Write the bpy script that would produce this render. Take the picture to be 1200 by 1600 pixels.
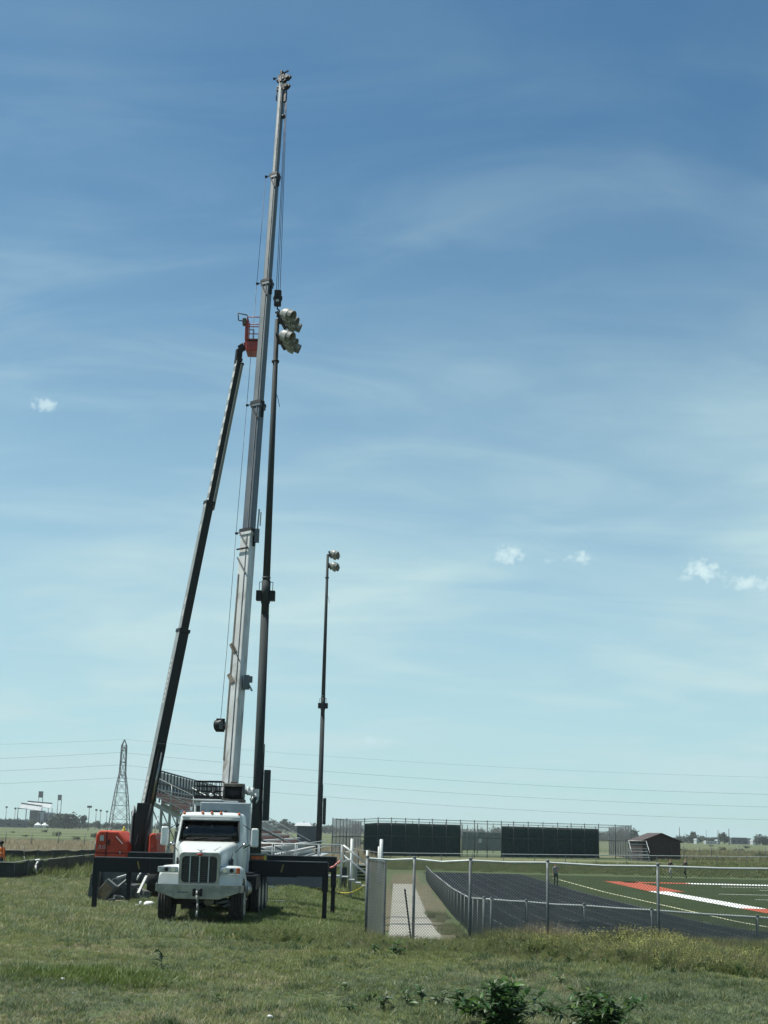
import bpy, bmesh, math, random
import numpy as np
from mathutils import Vector, Matrix, noise
random.seed(7); rng = np.random.default_rng(7)
R = math.radians
SC = bpy.context.scene
COL = SC.collection
for o in list(bpy.data.objects): bpy.data.objects.remove(o)

# ------------------------------------------------------------------ camera, sky, sun, exposure
F, EYE = 2218.0, 2.6                       # focal length in photo pixels, eye height
PITCH, ROLL = math.atan(500 / F), R(1.34)
cd = bpy.data.cameras.new('camera'); cam = bpy.data.objects.new('camera', cd); COL.objects.link(cam)
cd.sensor_fit = 'VERTICAL'; cd.sensor_height = 36; cd.lens = F / 1600 * 36
cd.clip_start = .5; cd.clip_end = 30000
CM = Matrix.Rotation(R(.302), 3, 'Z') @ Matrix.Rotation(math.pi / 2 + PITCH, 3, 'X') @ Matrix.Rotation(ROLL, 3, 'Z')
cam.matrix_world = Matrix.Translation((0, 0, EYE)) @ CM.to_4x4()
SC.camera = cam

SUN_EL, SUN_AZ = 63.0, -82.0               # azimuth clockwise from +Y: high, from the left
sd = Vector((math.sin(R(SUN_AZ)) * math.cos(R(SUN_EL)), math.cos(R(SUN_AZ)) * math.cos(R(SUN_EL)), math.sin(R(SUN_EL))))
sl = bpy.data.lights.new('sun', 'SUN'); sl.energy = 5.0; sl.angle = R(.53); sl.color = (1, .985, .9)
so = bpy.data.objects.new('sun', sl); COL.objects.link(so); so.rotation_euler = (-sd).to_track_quat('-Z', 'Y').to_euler()

W = bpy.data.worlds.new('World'); SC.world = W; W.use_nodes = True
wt = W.node_tree; wt.nodes.clear()
def N(t, kind, **kw):
    n = t.nodes.new(kind)
    for k, v in kw.items(): setattr(n, k, v)
    return n
def pixdir(px, py):
    return (CM @ Vector(((px - 600) / F, -(py - 800) / F, -1))).normalized()
def build_world():
    t = wt; L = t.links.new
    out = N(t, 'ShaderNodeOutputWorld'); bg = N(t, 'ShaderNodeBackground'); bg.inputs[1].default_value = .081
    sky = N(t, 'ShaderNodeTexSky', sky_type='NISHITA', sun_disc=False, sun_elevation=R(SUN_EL), sun_rotation=R(SUN_AZ))
    sky.air_density = 1.0; sky.dust_density = .9; sky.ozone_density = 1.0; sky.altitude = 1500
    tint = N(t, 'ShaderNodeMix', data_type='RGBA', blend_type='MULTIPLY'); tint.inputs[0].default_value = 1
    tint.inputs[7].default_value = (.64, .99, 1.02, 1)
    L(sky.outputs[0], tint.inputs[6])
    tc = N(t, 'ShaderNodeTexCoord')
    sep = N(t, 'ShaderNodeSeparateXYZ'); L(tc.outputs['Generated'], sep.inputs[0])
    # direction projected on a flat cloud layer
    dv = N(t, 'ShaderNodeMath', operation='MAXIMUM'); dv.inputs[1].default_value = 0.0; L(sep.outputs[2], dv.inputs[0])
    ad = N(t, 'ShaderNodeMath', operation='ADD'); ad.inputs[1].default_value = .16; L(dv.outputs[0], ad.inputs[0])
    dx = N(t, 'ShaderNodeMath', operation='DIVIDE'); L(sep.outputs[0], dx.inputs[0]); L(ad.outputs[0], dx.inputs[1])
    dy = N(t, 'ShaderNodeMath', operation='DIVIDE'); L(sep.outputs[1], dy.inputs[0]); L(ad.outputs[0], dy.inputs[1])
    cb = N(t, 'ShaderNodeCombineXYZ'); L(dx.outputs[0], cb.inputs[0]); L(dy.outputs[0], cb.inputs[1])
    def layer(scale, rot, sc, lo, hi, amt, seed, det=9, dist=1.2):
        mp = N(t, 'ShaderNodeMapping'); mp.inputs['Rotation'].default_value = (0, 0, R(rot)); mp.inputs['Scale'].default_value = (*scale, 1)
        mp.inputs['Location'].default_value = (seed, seed * .37, 0)
        L(cb.outputs[0], mp.inputs[0])
        ns = N(t, 'ShaderNodeTexNoise'); ns.inputs['Scale'].default_value = sc; ns.inputs['Detail'].default_value = det
        ns.inputs['Roughness'].default_value = .55; ns.inputs['Distortion'].default_value = dist
        L(mp.outputs[0], ns.inputs['Vector'])
        mr = N(t, 'ShaderNodeMapRange', interpolation_type='SMOOTHSTEP')
        mr.inputs[1].default_value = lo; mr.inputs[2].default_value = hi; mr.inputs[3].default_value = 0; mr.inputs[4].default_value = amt
        L(ns.outputs['Fac'], mr.inputs[0]); return mr.outputs[0]
    a = layer((.8, 1.0), 24, 1.25, .20, .80, .66, 3.1)
    b = layer((.6, 1.3), -9, 2.8, .36, .84, .26, 8.4)
    c = layer((1, 1), 20, .8, .40, .66, 1.0, 1.7, 4, .4)
    m1 = N(t, 'ShaderNodeMath', operation='MULTIPLY'); L(a, m1.inputs[0]); L(c, m1.inputs[1])
    m2 = N(t, 'ShaderNodeMath', operation='ADD'); L(m1.outputs[0], m2.inputs[0]); L(b, m2.inputs[1])
    # thin veil that thickens towards the horizon, as in any clear-weather sky
    vl = N(t, 'ShaderNodeMapRange', interpolation_type='SMOOTHSTEP'); vl.inputs[1].default_value = .50; vl.inputs[2].default_value = 0.0
    vl.inputs[3].default_value = .0; vl.inputs[4].default_value = .66; L(sep.outputs[2], vl.inputs[0])
    fd = N(t, 'ShaderNodeMapRange', interpolation_type='SMOOTHSTEP'); fd.inputs[1].default_value = .60; fd.inputs[2].default_value = .36
    fd.inputs[3].default_value = .12; fd.inputs[4].default_value = 1.0; L(sep.outputs[2], fd.inputs[0])
    m2b = N(t, 'ShaderNodeMath', operation='MULTIPLY'); L(m2.outputs[0], m2b.inputs[0]); L(fd.outputs[0], m2b.inputs[1])
    m3 = N(t, 'ShaderNodeMath', operation='ADD', use_clamp=True); L(m2b.outputs[0], m3.inputs[0]); L(vl.outputs[0], m3.inputs[1])
    # the few small fair-weather puffs
    last = None
    nz = N(t, 'ShaderNodeTexNoise'); nz.inputs['Scale'].default_value = 150; nz.inputs['Detail'].default_value = 5; nz.inputs['Roughness'].default_value = .6
    L(tc.outputs['Generated'], nz.inputs['Vector'])
    nv = N(t, 'ShaderNodeVectorMath', operation='MULTIPLY_ADD'); L(nz.outputs['Color'], nv.inputs[0])
    nv.inputs[1].default_value = (.010, .010, .008); nv.inputs[2].default_value = (-.005, -.005, -.004)
    nq = N(t, 'ShaderNodeTexNoise'); nq.inputs['Scale'].default_value = 190; nq.inputs['Detail'].default_value = 4; nq.inputs['Roughness'].default_value = .5; L(tc.outputs['Generated'], nq.inputs['Vector'])
    rag = N(t, 'ShaderNodeMapRange'); rag.inputs[1].default_value = .3; rag.inputs[2].default_value = .7; rag.inputs[3].default_value = -.6; rag.inputs[4].default_value = .7; L(nq.outputs['Fac'], rag.inputs[0])
    pv = N(t, 'ShaderNodeVectorMath', operation='ADD'); L(tc.outputs['Generated'], pv.inputs[0]); L(nv.outputs[0], pv.inputs[1])
    for (px, py, wx, wy, am) in ((795, 866, 18, 14, .8), (783, 872, 10, 6, .5), (906, 874, 17, 8, .7), (1100, 891, 23, 13, .85), (1071, 903, 9, 5, .4),
                                 (1170, 911, 28, 10, .75), (1190, 916, 14, 8, .5), (71, 633, 17, 9, .65), (585, 1157, 22, 6, .3), (855, 876, 9, 4, .3)):
        d = pixdir(px, py)
        sb = N(t, 'ShaderNodeVectorMath', operation='SUBTRACT'); L(pv.outputs[0], sb.inputs[0]); sb.inputs[1].default_value = d
        sc_ = N(t, 'ShaderNodeVectorMath', operation='MULTIPLY'); L(sb.outputs[0], sc_.inputs[0]); sc_.inputs[1].default_value = (F / wx, F / wx, F / wy)
        ln = N(t, 'ShaderNodeVectorMath', operation='LENGTH'); L(sc_.outputs[0], ln.inputs[0])
        mr = N(t, 'ShaderNodeMapRange', interpolation_type='SMOOTHSTEP'); mr.inputs[1].default_value = 1.5; mr.inputs[2].default_value = .0
        mr.inputs[3].default_value = 0; mr.inputs[4].default_value = am; ml_ = N(t, 'ShaderNodeMath', operation='ADD'); L(ln.outputs['Value'], ml_.inputs[0]); L(rag.outputs[0], ml_.inputs[1]); L(ml_.outputs[0], mr.inputs[0])
        mx = N(t, 'ShaderNodeMath', operation='MAXIMUM'); mx.inputs[0].default_value = 0; (L(last, mx.inputs[0]) if last else None); L(mr.outputs[0], mx.inputs[1]); last = mx.outputs[0]
    cl = N(t, 'ShaderNodeMix', data_type='RGBA'); L(m3.outputs[0], cl.inputs[0]); L(tint.outputs[2], cl.inputs[6]); cl.inputs[7].default_value = (4.7, 6.5, 6.8, 1)
    pf = N(t, 'ShaderNodeMix', data_type='RGBA'); L(last, pf.inputs[0]); L(cl.outputs[2], pf.inputs[6]); pf.inputs[7].default_value = (6.2, 7.8, 8.0, 1)
    L(pf.outputs[2], bg.inputs[0]); L(bg.outputs[0], out.inputs[0])
build_world()
SC.view_settings.view_transform = 'Standard'; SC.view_settings.look = 'None'
SC.view_settings.exposure = .5; SC.view_settings.gamma = 1; SC.view_settings.use_curve_mapping = False
SC.render.engine = 'CYCLES'; SC.cycles.max_bounces = 6; SC.cycles.diffuse_bounces = 2; SC.cycles.glossy_bounces = 3
SC.cycles.transparent_max_bounces = 8; SC.cycles.use_denoising = True

# ------------------------------------------------------------------ helpers
def pix(px, py, Y):
    """the point at world depth Y seen at photo pixel (px, py)"""
    d = CM @ Vector(((px - 600) / F, -(py - 800) / F, -1)); return Vector((0, 0, EYE)) + d * (Y / d.y)
def proj(p):
    q = CM.transposed() @ (Vector(p) - Vector((0, 0, EYE))); return 600 + F * q.x / -q.z, 800 - F * q.y / -q.z
def smooth(a, b, x):
    t = np.clip((x - a) / (b - a), 0, 1); return t * t * (3 - 2 * t)
_gy = [0, 30, 37, 46, 60, 95, 134, 146, 170, 600]; _gz = [0, 0, -.05, -.42, -.65, -.9, -.9, .2, .2, 0]
def gz(x, y):
    x = np.asarray(x, float); y = np.asarray(y, float)
    s = smooth(-4.5, .1, x)
    bump = .05 * np.sin(x * .9 + 1.3 * np.sin(y * .31)) * np.sin(y * .53 + .7) + .03 * np.sin(x * 2.3 + y * 1.1)
    bump = bump * (1 - s * smooth(33, 37, y)) * (1 - smooth(70, 120, y))
    return np.interp(y, _gy, _gz) * s + bump - .11 * smooth(30, 38, y) * (1 - smooth(60, 75, y)) * (1 - s)
def g(x, y): return float(gz(x, y))
def onground(px, py, z0=None):
    """ground point seen at photo pixel (px, py)"""
    d = CM @ Vector(((px - 600) / F, -(py - 800) / F, -1)); z = 0.0 if z0 is None else z0
    for _ in range(25):
        t = (z - EYE) / d.z; x, y = d.x * t, d.y * t
        z = .5 * z + .5 * g(x, y)
    return Vector((x, y, g(x, y)))

class MB:
    def __init__(s): s.v = []; s.f = []; s.sm = []
    def add(s, vs, fs, smooth=False):
        b = len(s.v); s.v += [tuple(v) for v in vs]; s.f += [tuple(b + i for i in f) for f in fs]; s.sm += [smooth] * len(fs); return s
    def box(s, c, size, rot=None, taper=1.0):
        hx, hy, hz = [k / 2 for k in size]; c = Vector(c)
        vs = [Vector((x * (taper if z > 0 else 1), y * (taper if z > 0 else 1), z)) for z in (-hz, hz) for x, y in ((-hx, -hy), (hx, -hy), (hx, hy), (-hx, hy))]
        if rot is not None: vs = [rot @ v for v in vs]
        return s.add([c + v for v in vs], [(3, 2, 1, 0), (4, 5, 6, 7), (0, 1, 5, 4), (1, 2, 6, 5), (2, 3, 7, 6), (3, 0, 4, 7)])
    def cyl(s, p0, p1, r0, r1=None, n=10, caps=True, smooth=True):
        r1 = r0 if r1 is None else r1; p0 = Vector(p0); p1 = Vector(p1); a = (p1 - p0).normalized()
        u = a.orthogonal().normalized(); w = a.cross(u)
        ring = lambda p, r: [p + (u * math.cos(2 * math.pi * i / n) + w * math.sin(2 * math.pi * i / n)) * r for i in range(n)]
        s.add(ring(p0, r0) + ring(p1, r1), [(i, (i + 1) % n, n + (i + 1) % n, n + i) for i in range(n)], smooth)
        if caps: b = len(s.v) - 2 * n; s.f += [tuple(b + i for i in reversed(range(n))), tuple(b + n + i for i in range(n))]; s.sm += [False, False]
        return s
    def tube(s, pts, r, n=6):
        pts = [Vector(p) for p in pts]
        for i in range(len(pts) - 1): s.cyl(pts[i], pts[i + 1], r, r, n)
        return s
    def bar(s, p0, p1, w, h, up=(0, 0, 1), w1=None, h1=None):
        """rectangular beam: w across, h along up"""
        p0 = Vector(p0); p1 = Vector(p1); a = (p1 - p0).normalized(); up = Vector(up)
        u = a.cross(up); u = (u if u.length > 1e-4 else a.orthogonal()).normalized(); q = u.cross(a).normalized()
        w1 = w if w1 is None else w1; h1 = h if h1 is None else h1
        sec = lambda p, W_, H_: [p + u * (sx * W_ / 2) + q * (sy * H_ / 2) for sx, sy in ((-1, -1), (1, -1), (1, 1), (-1, 1))]
        return s.add(sec(p0, w, h) + sec(p1, w1, h1), [(0, 1, 2, 3), (7, 6, 5, 4), (0, 4, 5, 1), (1, 5, 6, 2), (2, 6, 7, 3), (3, 7, 4, 0)])
    def loft(s, rings, caps=True, smooth=True):
        n = len(rings[0]); vs = [v for r in rings for v in r]; fs = []
        for k in range(len(rings) - 1):
            for i in range(n): fs.append((k * n + i, k * n + (i + 1) % n, (k + 1) * n + (i + 1) % n, (k + 1) * n + i))
        s.add(vs, fs, smooth)
        if caps: b = len(s.v) - len(vs); s.f += [tuple(b + i for i in reversed(range(n))), tuple(b + len(vs) - n + i for i in range(n))]; s.sm += [False, False]
        return s
    def prism(s, poly, a, b, axis='x'):
        """polygon extruded from a to b along an axis; poly in the other two axes"""
        mk = {'x': lambda p, t: (t, p[0], p[1]), 'y': lambda p, t: (p[0], t, p[1]), 'z': lambda p, t: (p[0], p[1], t)}[axis]
        n = len(poly)
        return s.add([mk(p, a) for p in poly] + [mk(p, b) for p in poly],
                     [tuple(range(n))] + [tuple(n + i for i in reversed(range(n)))] + [(i, n + i, n + (i + 1) % n, (i + 1) % n) for i in range(n)])
    def ball(s, c, r, n=8, m=6, sc=(1, 1, 1)):
        c = Vector(c); rings = []
        for j in range(1, m):
            th = math.pi * j / m
            rings.append([c + Vector((math.sin(th) * math.cos(2 * math.pi * i / n) * r * sc[0], math.sin(th) * math.sin(2 * math.pi * i / n) * r * sc[1], -math.cos(th) * r * sc[2])) for i in range(n)])
        return s.loft(rings)
    def quad(s, a, b, c, d): return s.add([a, b, c, d], [(0, 1, 2, 3)])
    def build(s, name, m, parent=None, world=False, bevel=0, seg=2, kind=None, esel=None):
        me = bpy.data.meshes.new(name)
        off = Vector((0, 0, 0)); p = parent
        if world:
            while p is not None: off += p.location; p = p.parent
        me.from_pydata([tuple(Vector(v) - off) for v in s.v] if world else s.v, [], s.f)
        me.polygons.foreach_set('use_smooth', s.sm)
        bm = bmesh.new(); bm.from_mesh(me)
        bmesh.ops.recalc_face_normals(bm, faces=bm.faces)
        if bevel:
            es = [e for e in bm.edges if len(e.link_faces) == 2 and e.calc_face_angle(0) > R(28) and (esel is None or esel(e))]
            bmesh.ops.bevel(bm, geom=es, offset=bevel, segments=seg, affect='EDGES', profile=.5, clamp_overlap=True)
        bm.to_mesh(me); bm.free()
        me.materials.append(m)
        o = bpy.data.objects.new(name, me); COL.objects.link(o); o.parent = parent
        if kind: o['kind'] = kind
        return o
def rrect(w, d, r, n=3):
    out = []
    for cx, cy, a0 in ((w / 2 - r, d / 2 - r, 0), (-w / 2 + r, d / 2 - r, 90), (-w / 2 + r, -d / 2 + r, 180), (w / 2 - r, -d / 2 + r, 270)):
        for i in range(n + 1): t = R(a0 + 90 * i / n); out.append((cx + r * math.cos(t), cy + r * math.sin(t)))
    return out
def tag(o, label=None, cat=None, group=None, kind=None):
    if label: o['label'] = label
    if cat: o['category'] = cat
    if group: o['group'] = group
    if kind: o['kind'] = kind
    return o
def thing(name, label, cat, loc=(0, 0, 0), group=None, rz=0):
    o = bpy.data.objects.new(name, None); COL.objects.link(o); o.location = loc; o.rotation_euler.z = rz; o.empty_display_size = .2
    return tag(o, label, cat, group)
def kids(o): return [c for c in bpy.data.objects if c.parent == o]
def copy_tree(o, parent=None, only=None):
    c = o.copy(); COL.objects.link(c); c.parent = parent
    for ch in kids(o): copy_tree(ch, c)
    return c
def text(body, size, m, parent, mat4, name='lettering', shear=0, ext=.002):
    cu = bpy.data.curves.new(name, 'FONT'); cu.body = body; cu.size = size; cu.extrude = ext; cu.shear = shear; cu.align_x = 'CENTER'; cu.align_y = 'CENTER'
    cu.materials.append(m)
    tmp = bpy.data.objects.new(name, cu); COL.objects.link(tmp); me = bpy.data.meshes.new_from_object(tmp.evaluated_get(bpy.context.evaluated_depsgraph_get())); bpy.data.objects.remove(tmp)
    o = bpy.data.objects.new(name, me); COL.objects.link(o); o.parent = parent; o.matrix_local = mat4; return o

# ------------------------------------------------------------------ materials
def mat(name, c1, c2=None, rough=.6, metal=0, scale=3, detail=5, bump=0, bscale=None, lo=.35, hi=.65, stretch=None, c3=None, s3=.5, l3=.6, h3=.75, spec=.5, rvar=0, rand=0, trans=0):
    m = bpy.data.materials.new(name); m.use_nodes = True; t = m.node_tree; L = t.links.new
    b = t.nodes['Principled BSDF']; b.inputs['Roughness'].default_value = rough; b.inputs['Metallic'].default_value = metal
    b.inputs['Specular IOR Level'].default_value = spec
    if c2 is None: c2 = tuple(k * .82 for k in c1)
    tc = N(t, 'ShaderNodeTexCoord'); vec = tc.outputs['Object']
    if stretch:
        mp = N(t, 'ShaderNodeMapping'); mp.inputs['Scale'].default_value = stretch; L(vec, mp.inputs[0]); vec = mp.outputs[0]
    def nz(sc, l, h):
        n = N(t, 'ShaderNodeTexNoise'); n.inputs['Scale'].default_value = sc; n.inputs['Detail'].default_value = detail; n.inputs['Roughness'].default_value = .62
        L(vec, n.inputs['Vector']); r = N(t, 'ShaderNodeMapRange', interpolation_type='SMOOTHSTEP'); r.inputs[1].default_value = l; r.inputs[2].default_value = h
        L(n.outputs['Fac'], r.inputs[0]); return r.outputs[0], n
    f, n0 = nz(scale, lo, hi)
    mx = N(t, 'ShaderNodeMix', data_type='RGBA'); L(f, mx.inputs[0]); mx.inputs[6].default_value = (*c1, 1); mx.inputs[7].default_value = (*c2, 1)
    out = mx.outputs[2]
    if c3:
        f3, _ = nz(s3, l3, h3); m3 = N(t, 'ShaderNodeMix', data_type='RGBA'); L(f3, m3.inputs[0]); L(out, m3.inputs[6]); m3.inputs[7].default_value = (*c3, 1); out = m3.outputs[2]
    if rand:
        oi = N(t, 'ShaderNodeObjectInfo'); hs = N(t, 'ShaderNodeHueSaturation'); L(out, hs.inputs['Color'])
        r1 = N(t, 'ShaderNodeMapRange'); r1.inputs[3].default_value = 1 - rand; r1.inputs[4].default_value = 1 + rand; L(oi.outputs['Random'], r1.inputs[0]); L(r1.outputs[0], hs.inputs['Value'])
        ml = N(t, 'ShaderNodeMath', operation='MULTIPLY'); ml.inputs[1].default_value = 7.31; L(oi.outputs['Random'], ml.inputs[0])
        fr = N(t, 'ShaderNodeMath', operation='FRACT'); L(ml.outputs[0], fr.inputs[0])
        r2 = N(t, 'ShaderNodeMapRange'); r2.inputs[3].default_value = .5 - rand * .09; r2.inputs[4].default_value = .5 + rand * .06; L(fr.outputs[0], r2.inputs[0]); L(r2.outputs[0], hs.inputs['Hue'])
        out = hs.outputs[0]
    L(out, b.inputs['Base Color'])
    if rvar:
        rr = N(t, 'ShaderNodeMapRange'); rr.inputs[3].default_value = rough - rvar; rr.inputs[4].default_value = rough + rvar; L(f, rr.inputs[0]); L(rr.outputs[0], b.inputs['Roughness'])
    if bump:
        n2 = N(t, 'ShaderNodeTexNoise'); n2.inputs['Scale'].default_value = bscale or scale * 4; n2.inputs['Detail'].default_value = 6; L(vec, n2.inputs['Vector'])
        bp = N(t, 'ShaderNodeBump'); bp.inputs['Strength'].default_value = bump; bp.inputs['Distance'].default_value = .02; L(n2.outputs['Fac'], bp.inputs['Height']); L(bp.outputs[0], b.inputs['Normal'])
    if trans:
        td = N(t, 'ShaderNodeBsdfTranslucent'); L(out, td.inputs[0]); ms = N(t, 'ShaderNodeMixShader'); ms.inputs[0].default_value = trans
        L(b.outputs[0], ms.inputs[1]); L(td.outputs[0], ms.inputs[2]); L(ms.outputs[0], t.nodes['Material Output'].inputs[0])
    return m
M = {}
M['white'] = mat('white_paint', (.60, .63, .62), (.48, .51, .49), .38, scale=1.6, rvar=.1, c3=(.45, .45, .41), s3=5, l3=.66, h3=.85, bump=.04)
M['cream'] = mat('white_panel', (.42, .46, .48), (.33, .36, .38), .45, scale=2, rvar=.1)
M['chrome'] = mat('bright_metal', (.62, .63, .62), (.45, .46, .45), .18, 1, scale=4, rvar=.08)
M['dullchrome'] = mat('brushed_metal', (.30, .31, .29), (.22, .23, .21), .38, 1, scale=3, rvar=.1)
M['black'] = mat('black_paint', (.007, .010, .013), (.012, .015, .017), .55, spec=.22, scale=3, rvar=.12, c3=(.03, .028, .024), s3=7, l3=.62, h3=.8, bump=.05)
M['rubber'] = mat('rubber', (.018, .018, .018), (.035, .033, .03), .82, scale=8, bump=.2, c3=(.09, .08, .06), s3=4, l3=.6, h3=.8)
M['grille'] = mat('grille_mesh', (.06, .055, .05), (.03, .03, .028), .5, .3, scale=40)
def glass_mat():
    m = bpy.data.materials.new('dark_glass'); m.use_nodes = True; b = m.node_tree.nodes['Principled BSDF']
    b.inputs['Base Color'].default_value = (.012, .022, .03, 1); b.inputs['Roughness'].default_value = .06; b.inputs['Specular IOR Level'].default_value = .35
    n = N(m.node_tree, 'ShaderNodeTexNoise'); n.inputs['Scale'].default_value = 2.5; bp = N(m.node_tree, 'ShaderNodeBump'); bp.inputs['Strength'].default_value = .06
    m.node_tree.links.new(n.outputs['Fac'], bp.inputs['Height']); m.node_tree.links.new(bp.outputs[0], b.inputs['Normal']); return m
M['glass'] = glass_mat()
def clear_glass():
    m = bpy.data.materials.new('windscreen_glass'); m.use_nodes = True; t = m.node_tree; t.nodes.clear(); L = t.links.new
    o = N(t, 'ShaderNodeOutputMaterial'); tr = N(t, 'ShaderNodeBsdfTransparent'); tr.inputs[0].default_value = (.42, .50, .50, 1)
    gl = N(t, 'ShaderNodeBsdfGlossy'); gl.inputs['Roughness'].default_value = .04; lw_ = N(t, 'ShaderNodeFresnel'); lw_.inputs[0].default_value = 1.5
    mx = N(t, 'ShaderNodeMixShader'); L(lw_.outputs[0], mx.inputs[0]); L(tr.outputs[0], mx.inputs[1]); L(gl.outputs[0], mx.inputs[2]); L(mx.outputs[0], o.inputs[0]); return m
M['clear'] = clear_glass()
M['cabin'] = mat('cabin_trim', (.022, .025, .027), (.035, .038, .04), .8, scale=4)
M['lens'] = mat('lamp_lens', (.55, .58, .6), (.3, .32, .34), .12, .2, scale=14)
M['amber'] = mat('amber_lens', (.75, .16, .03), (.5, .09, .02), .3, scale=10)
M['boom_white'] = mat('boom_white', (.54, .55, .54), (.40, .405, .39), .5, scale=1.1, stretch=(1.6, 1.6, .5), c3=(.20, .18, .15), s3=1.6, l3=.50, h3=.74, rvar=.1)
M['boom_grey'] = mat('boom_grey', (.060, .085, .102), (.082, .104, .115), .5, .1, scale=1.0, stretch=(1.6, 1.6, .35), c3=(.10, .10, .09), s3=2.2, l3=.58, h3=.78, rvar=.1)
M['boom_steel'] = mat('boom_steel', (.045, .066, .085), (.06, .08, .095), .45, .1, scale=1.1, stretch=(1.6, 1.6, .3), rvar=.08)
M['pole'] = mat('pole_steel', (.024, .032, .034), (.034, .042, .043), .75, .0, spec=.2, scale=1.2, stretch=(3, 3, .4), c3=(.04, .04, .038), s3=3, l3=.6, h3=.8, rvar=.08)
M['wire_dark'] = mat('dark_chain_wire', (.07, .082, .088), (.05, .06, .065), .7, .0, scale=2)  # darker tone of the chain wire for the side and walk fences
M['galv'] = mat('galvanised_steel', (.105, .122, .126), (.075, .088, .092), .6, .1, scale=6, rvar=.1)  # shade on the fence posts mixed into this base, darker than the rails
M['galv_rail'] = mat('galvanised_rail', (.46, .49, .48), (.38, .40, .39), .5, .2, scale=4, rvar=.1)
M['wire'] = mat('chain_wire', (.24, .26, .265), (.18, .195, .2), .55, .4, scale=2)
M['alu'] = mat('aluminium', (.42, .43, .42), (.33, .34, .33), .5, .5, scale=2, rvar=.1)
M['alu_dull'] = mat('weathered_aluminium', (.44, .45, .435), (.36, .37, .36), .7, .1, scale=2)
M['seat_red'] = mat('faded_red_seat', (.34, .10, .075), (.26, .085, .065), .6, scale=3)
M['red'] = mat('orange_red_paint', (.50, .06, .03), (.40, .05, .026), .6, spec=.25, scale=2, rvar=.08, c3=(.36, .06, .035), s3=6, l3=.62, h3=.8)
M['darkred'] = mat('red_steel', (.36, .03, .018), (.27, .025, .018), .45, scale=4)
M['liftblack'] = mat('boom_black', (.011, .013, .013), (.018, .02, .02), .55, spec=.25, scale=2, rvar=.1)
M['liftgrey'] = mat('boom_side_grey', (.23, .25, .25), (.17, .185, .185), .5, scale=2)
M['tan'] = mat('hose_carrier_tan', (.20, .185, .15), (.19, .175, .14), .6, scale=3)
M['printwhite'] = mat('white_print', (.46, .47, .46), (.36, .37, .36), .6, scale=20)
M['lampshell'] = mat('lamp_shell', (.25, .258, .245), (.165, .168, .155), .45, scale=5, c3=(.35, .31, .25), s3=7, l3=.6, h3=.8)
M['lampface'] = mat('lamp_face', (.16, .16, .125), (.09, .09, .07), .25, scale=7)
M['screen'] = mat('windscreen_fabric', (.003, .030, .030), (.006, .038, .037), .9, spec=.1, scale=1.5, bump=.3, bscale=2)
M['screen_light'] = mat('faded_windscreen', (.035, .085, .08), (.05, .10, .095), .85, scale=1.5)
M['fencegreen'] = mat('dark_fence_steel', (.055, .068, .072), (.075, .088, .09), .6, .3, scale=3)
M['concrete'] = mat('concrete', (.31, .30, .255), (.25, .24, .20), .9, scale=1.3, bump=.3, bscale=30, c3=(.22, .20, .15), s3=2.5, l3=.55, h3=.75, rand=.06)
M['brown'] = mat('brown_siding', (.038, .019, .016), (.028, .015, .013), .7, scale=4)
M['brownroof'] = mat('brown_roof', (.062, .042, .037), (.046, .032, .028), .75, scale=3)
M['silt'] = mat('silt_fabric', (.014, .017, .017), (.03, .034, .032), .75, scale=1.2, bump=.5, bscale=1.5)
M['wood'] = mat('raw_wood', (.30, .21, .12), (.20, .14, .085), .8, scale=5)
M['greywood'] = mat('grey_timber', (.17, .178, .168), (.10, .108, .10), .85, scale=4, bump=.3)
M['plastic_dk'] = mat('dark_plastic', (.05, .058, .06), (.08, .088, .088), .6, scale=5)
M['bagwhite'] = mat('white_sack', (.72, .72, .70), (.55, .55, .53), .7, scale=6)
M['yellow'] = mat('yellow_tape', (.72, .58, .06), (.6, .48, .06), .5, scale=9)
M['yellowprint'] = mat('yellow_print', (.23, .17, .03), (.16, .12, .03), .5, scale=9)
M['pink'] = mat('pink_ribbon', (.62, .22, .2), (.5, .18, .16), .6)
M['skin'] = mat('skin', (.42, .25, .17), (.36, .2, .13), .6, scale=8)
M['orange'] = mat('hi_vis_orange', (.72, .15, .02), (.6, .12, .02), .7, scale=8)
M['denim'] = mat('dark_trousers', (.02, .025, .035), (.03, .035, .045), .85, scale=9)
M['shirtgrey'] = mat('grey_shirt', (.25, .26, .27), (.2, .2, .21), .85, scale=9)
M['clothblack'] = mat('black_clothing', (.012, .012, .014), (.02, .02, .022), .85, scale=9)
M['hair'] = mat('dark_hair', (.02, .015, .012), (.03, .022, .016), .7, scale=20)
M['pale'] = mat('pale_clothing', (.45, .46, .45), (.36, .37, .37), .85, scale=9)
M['steel_lattice'] = mat('lattice_steel', (.16, .18, .18), (.12, .135, .135), .6, .3, scale=1)
M['turf'] = mat('synthetic_turf', (.033, .047, .016), (.040, .055, .020), .95, scale=.25, detail=3, spec=.1, bump=.3, bscale=18)
M['track'] = mat('track_surface', (.012, .0145, .018), (.016, .019, .023), .95, scale=.6, bump=.25, bscale=40, spec=.06, c3=(.021, .024, .028), s3=.15, l3=.45, h3=.7)
M['lineWhite'] = mat('line_white', (.76, .76, .74), (.66, .66, .64), .8, scale=1)
M['lineCream'] = mat('line_cream', (.52, .50, .32), (.42, .42, .27), .8, scale=1)
M['lineFaint'] = mat('line_worn', (.095, .10, .104), (.045, .05, .054), .85, scale=1.5)
M['lineOrange'] = mat('line_orange', (.42, .085, .035), (.36, .07, .03), .85, scale=1)
M['trunk'] = mat('bark', (.06, .045, .035), (.04, .03, .025), .9, scale=4)
M['leaf_far'] = mat('far_foliage', (.030, .050, .030), (.048, .070, .036), .8, scale=.7, rand=.25, trans=.15)
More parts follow.
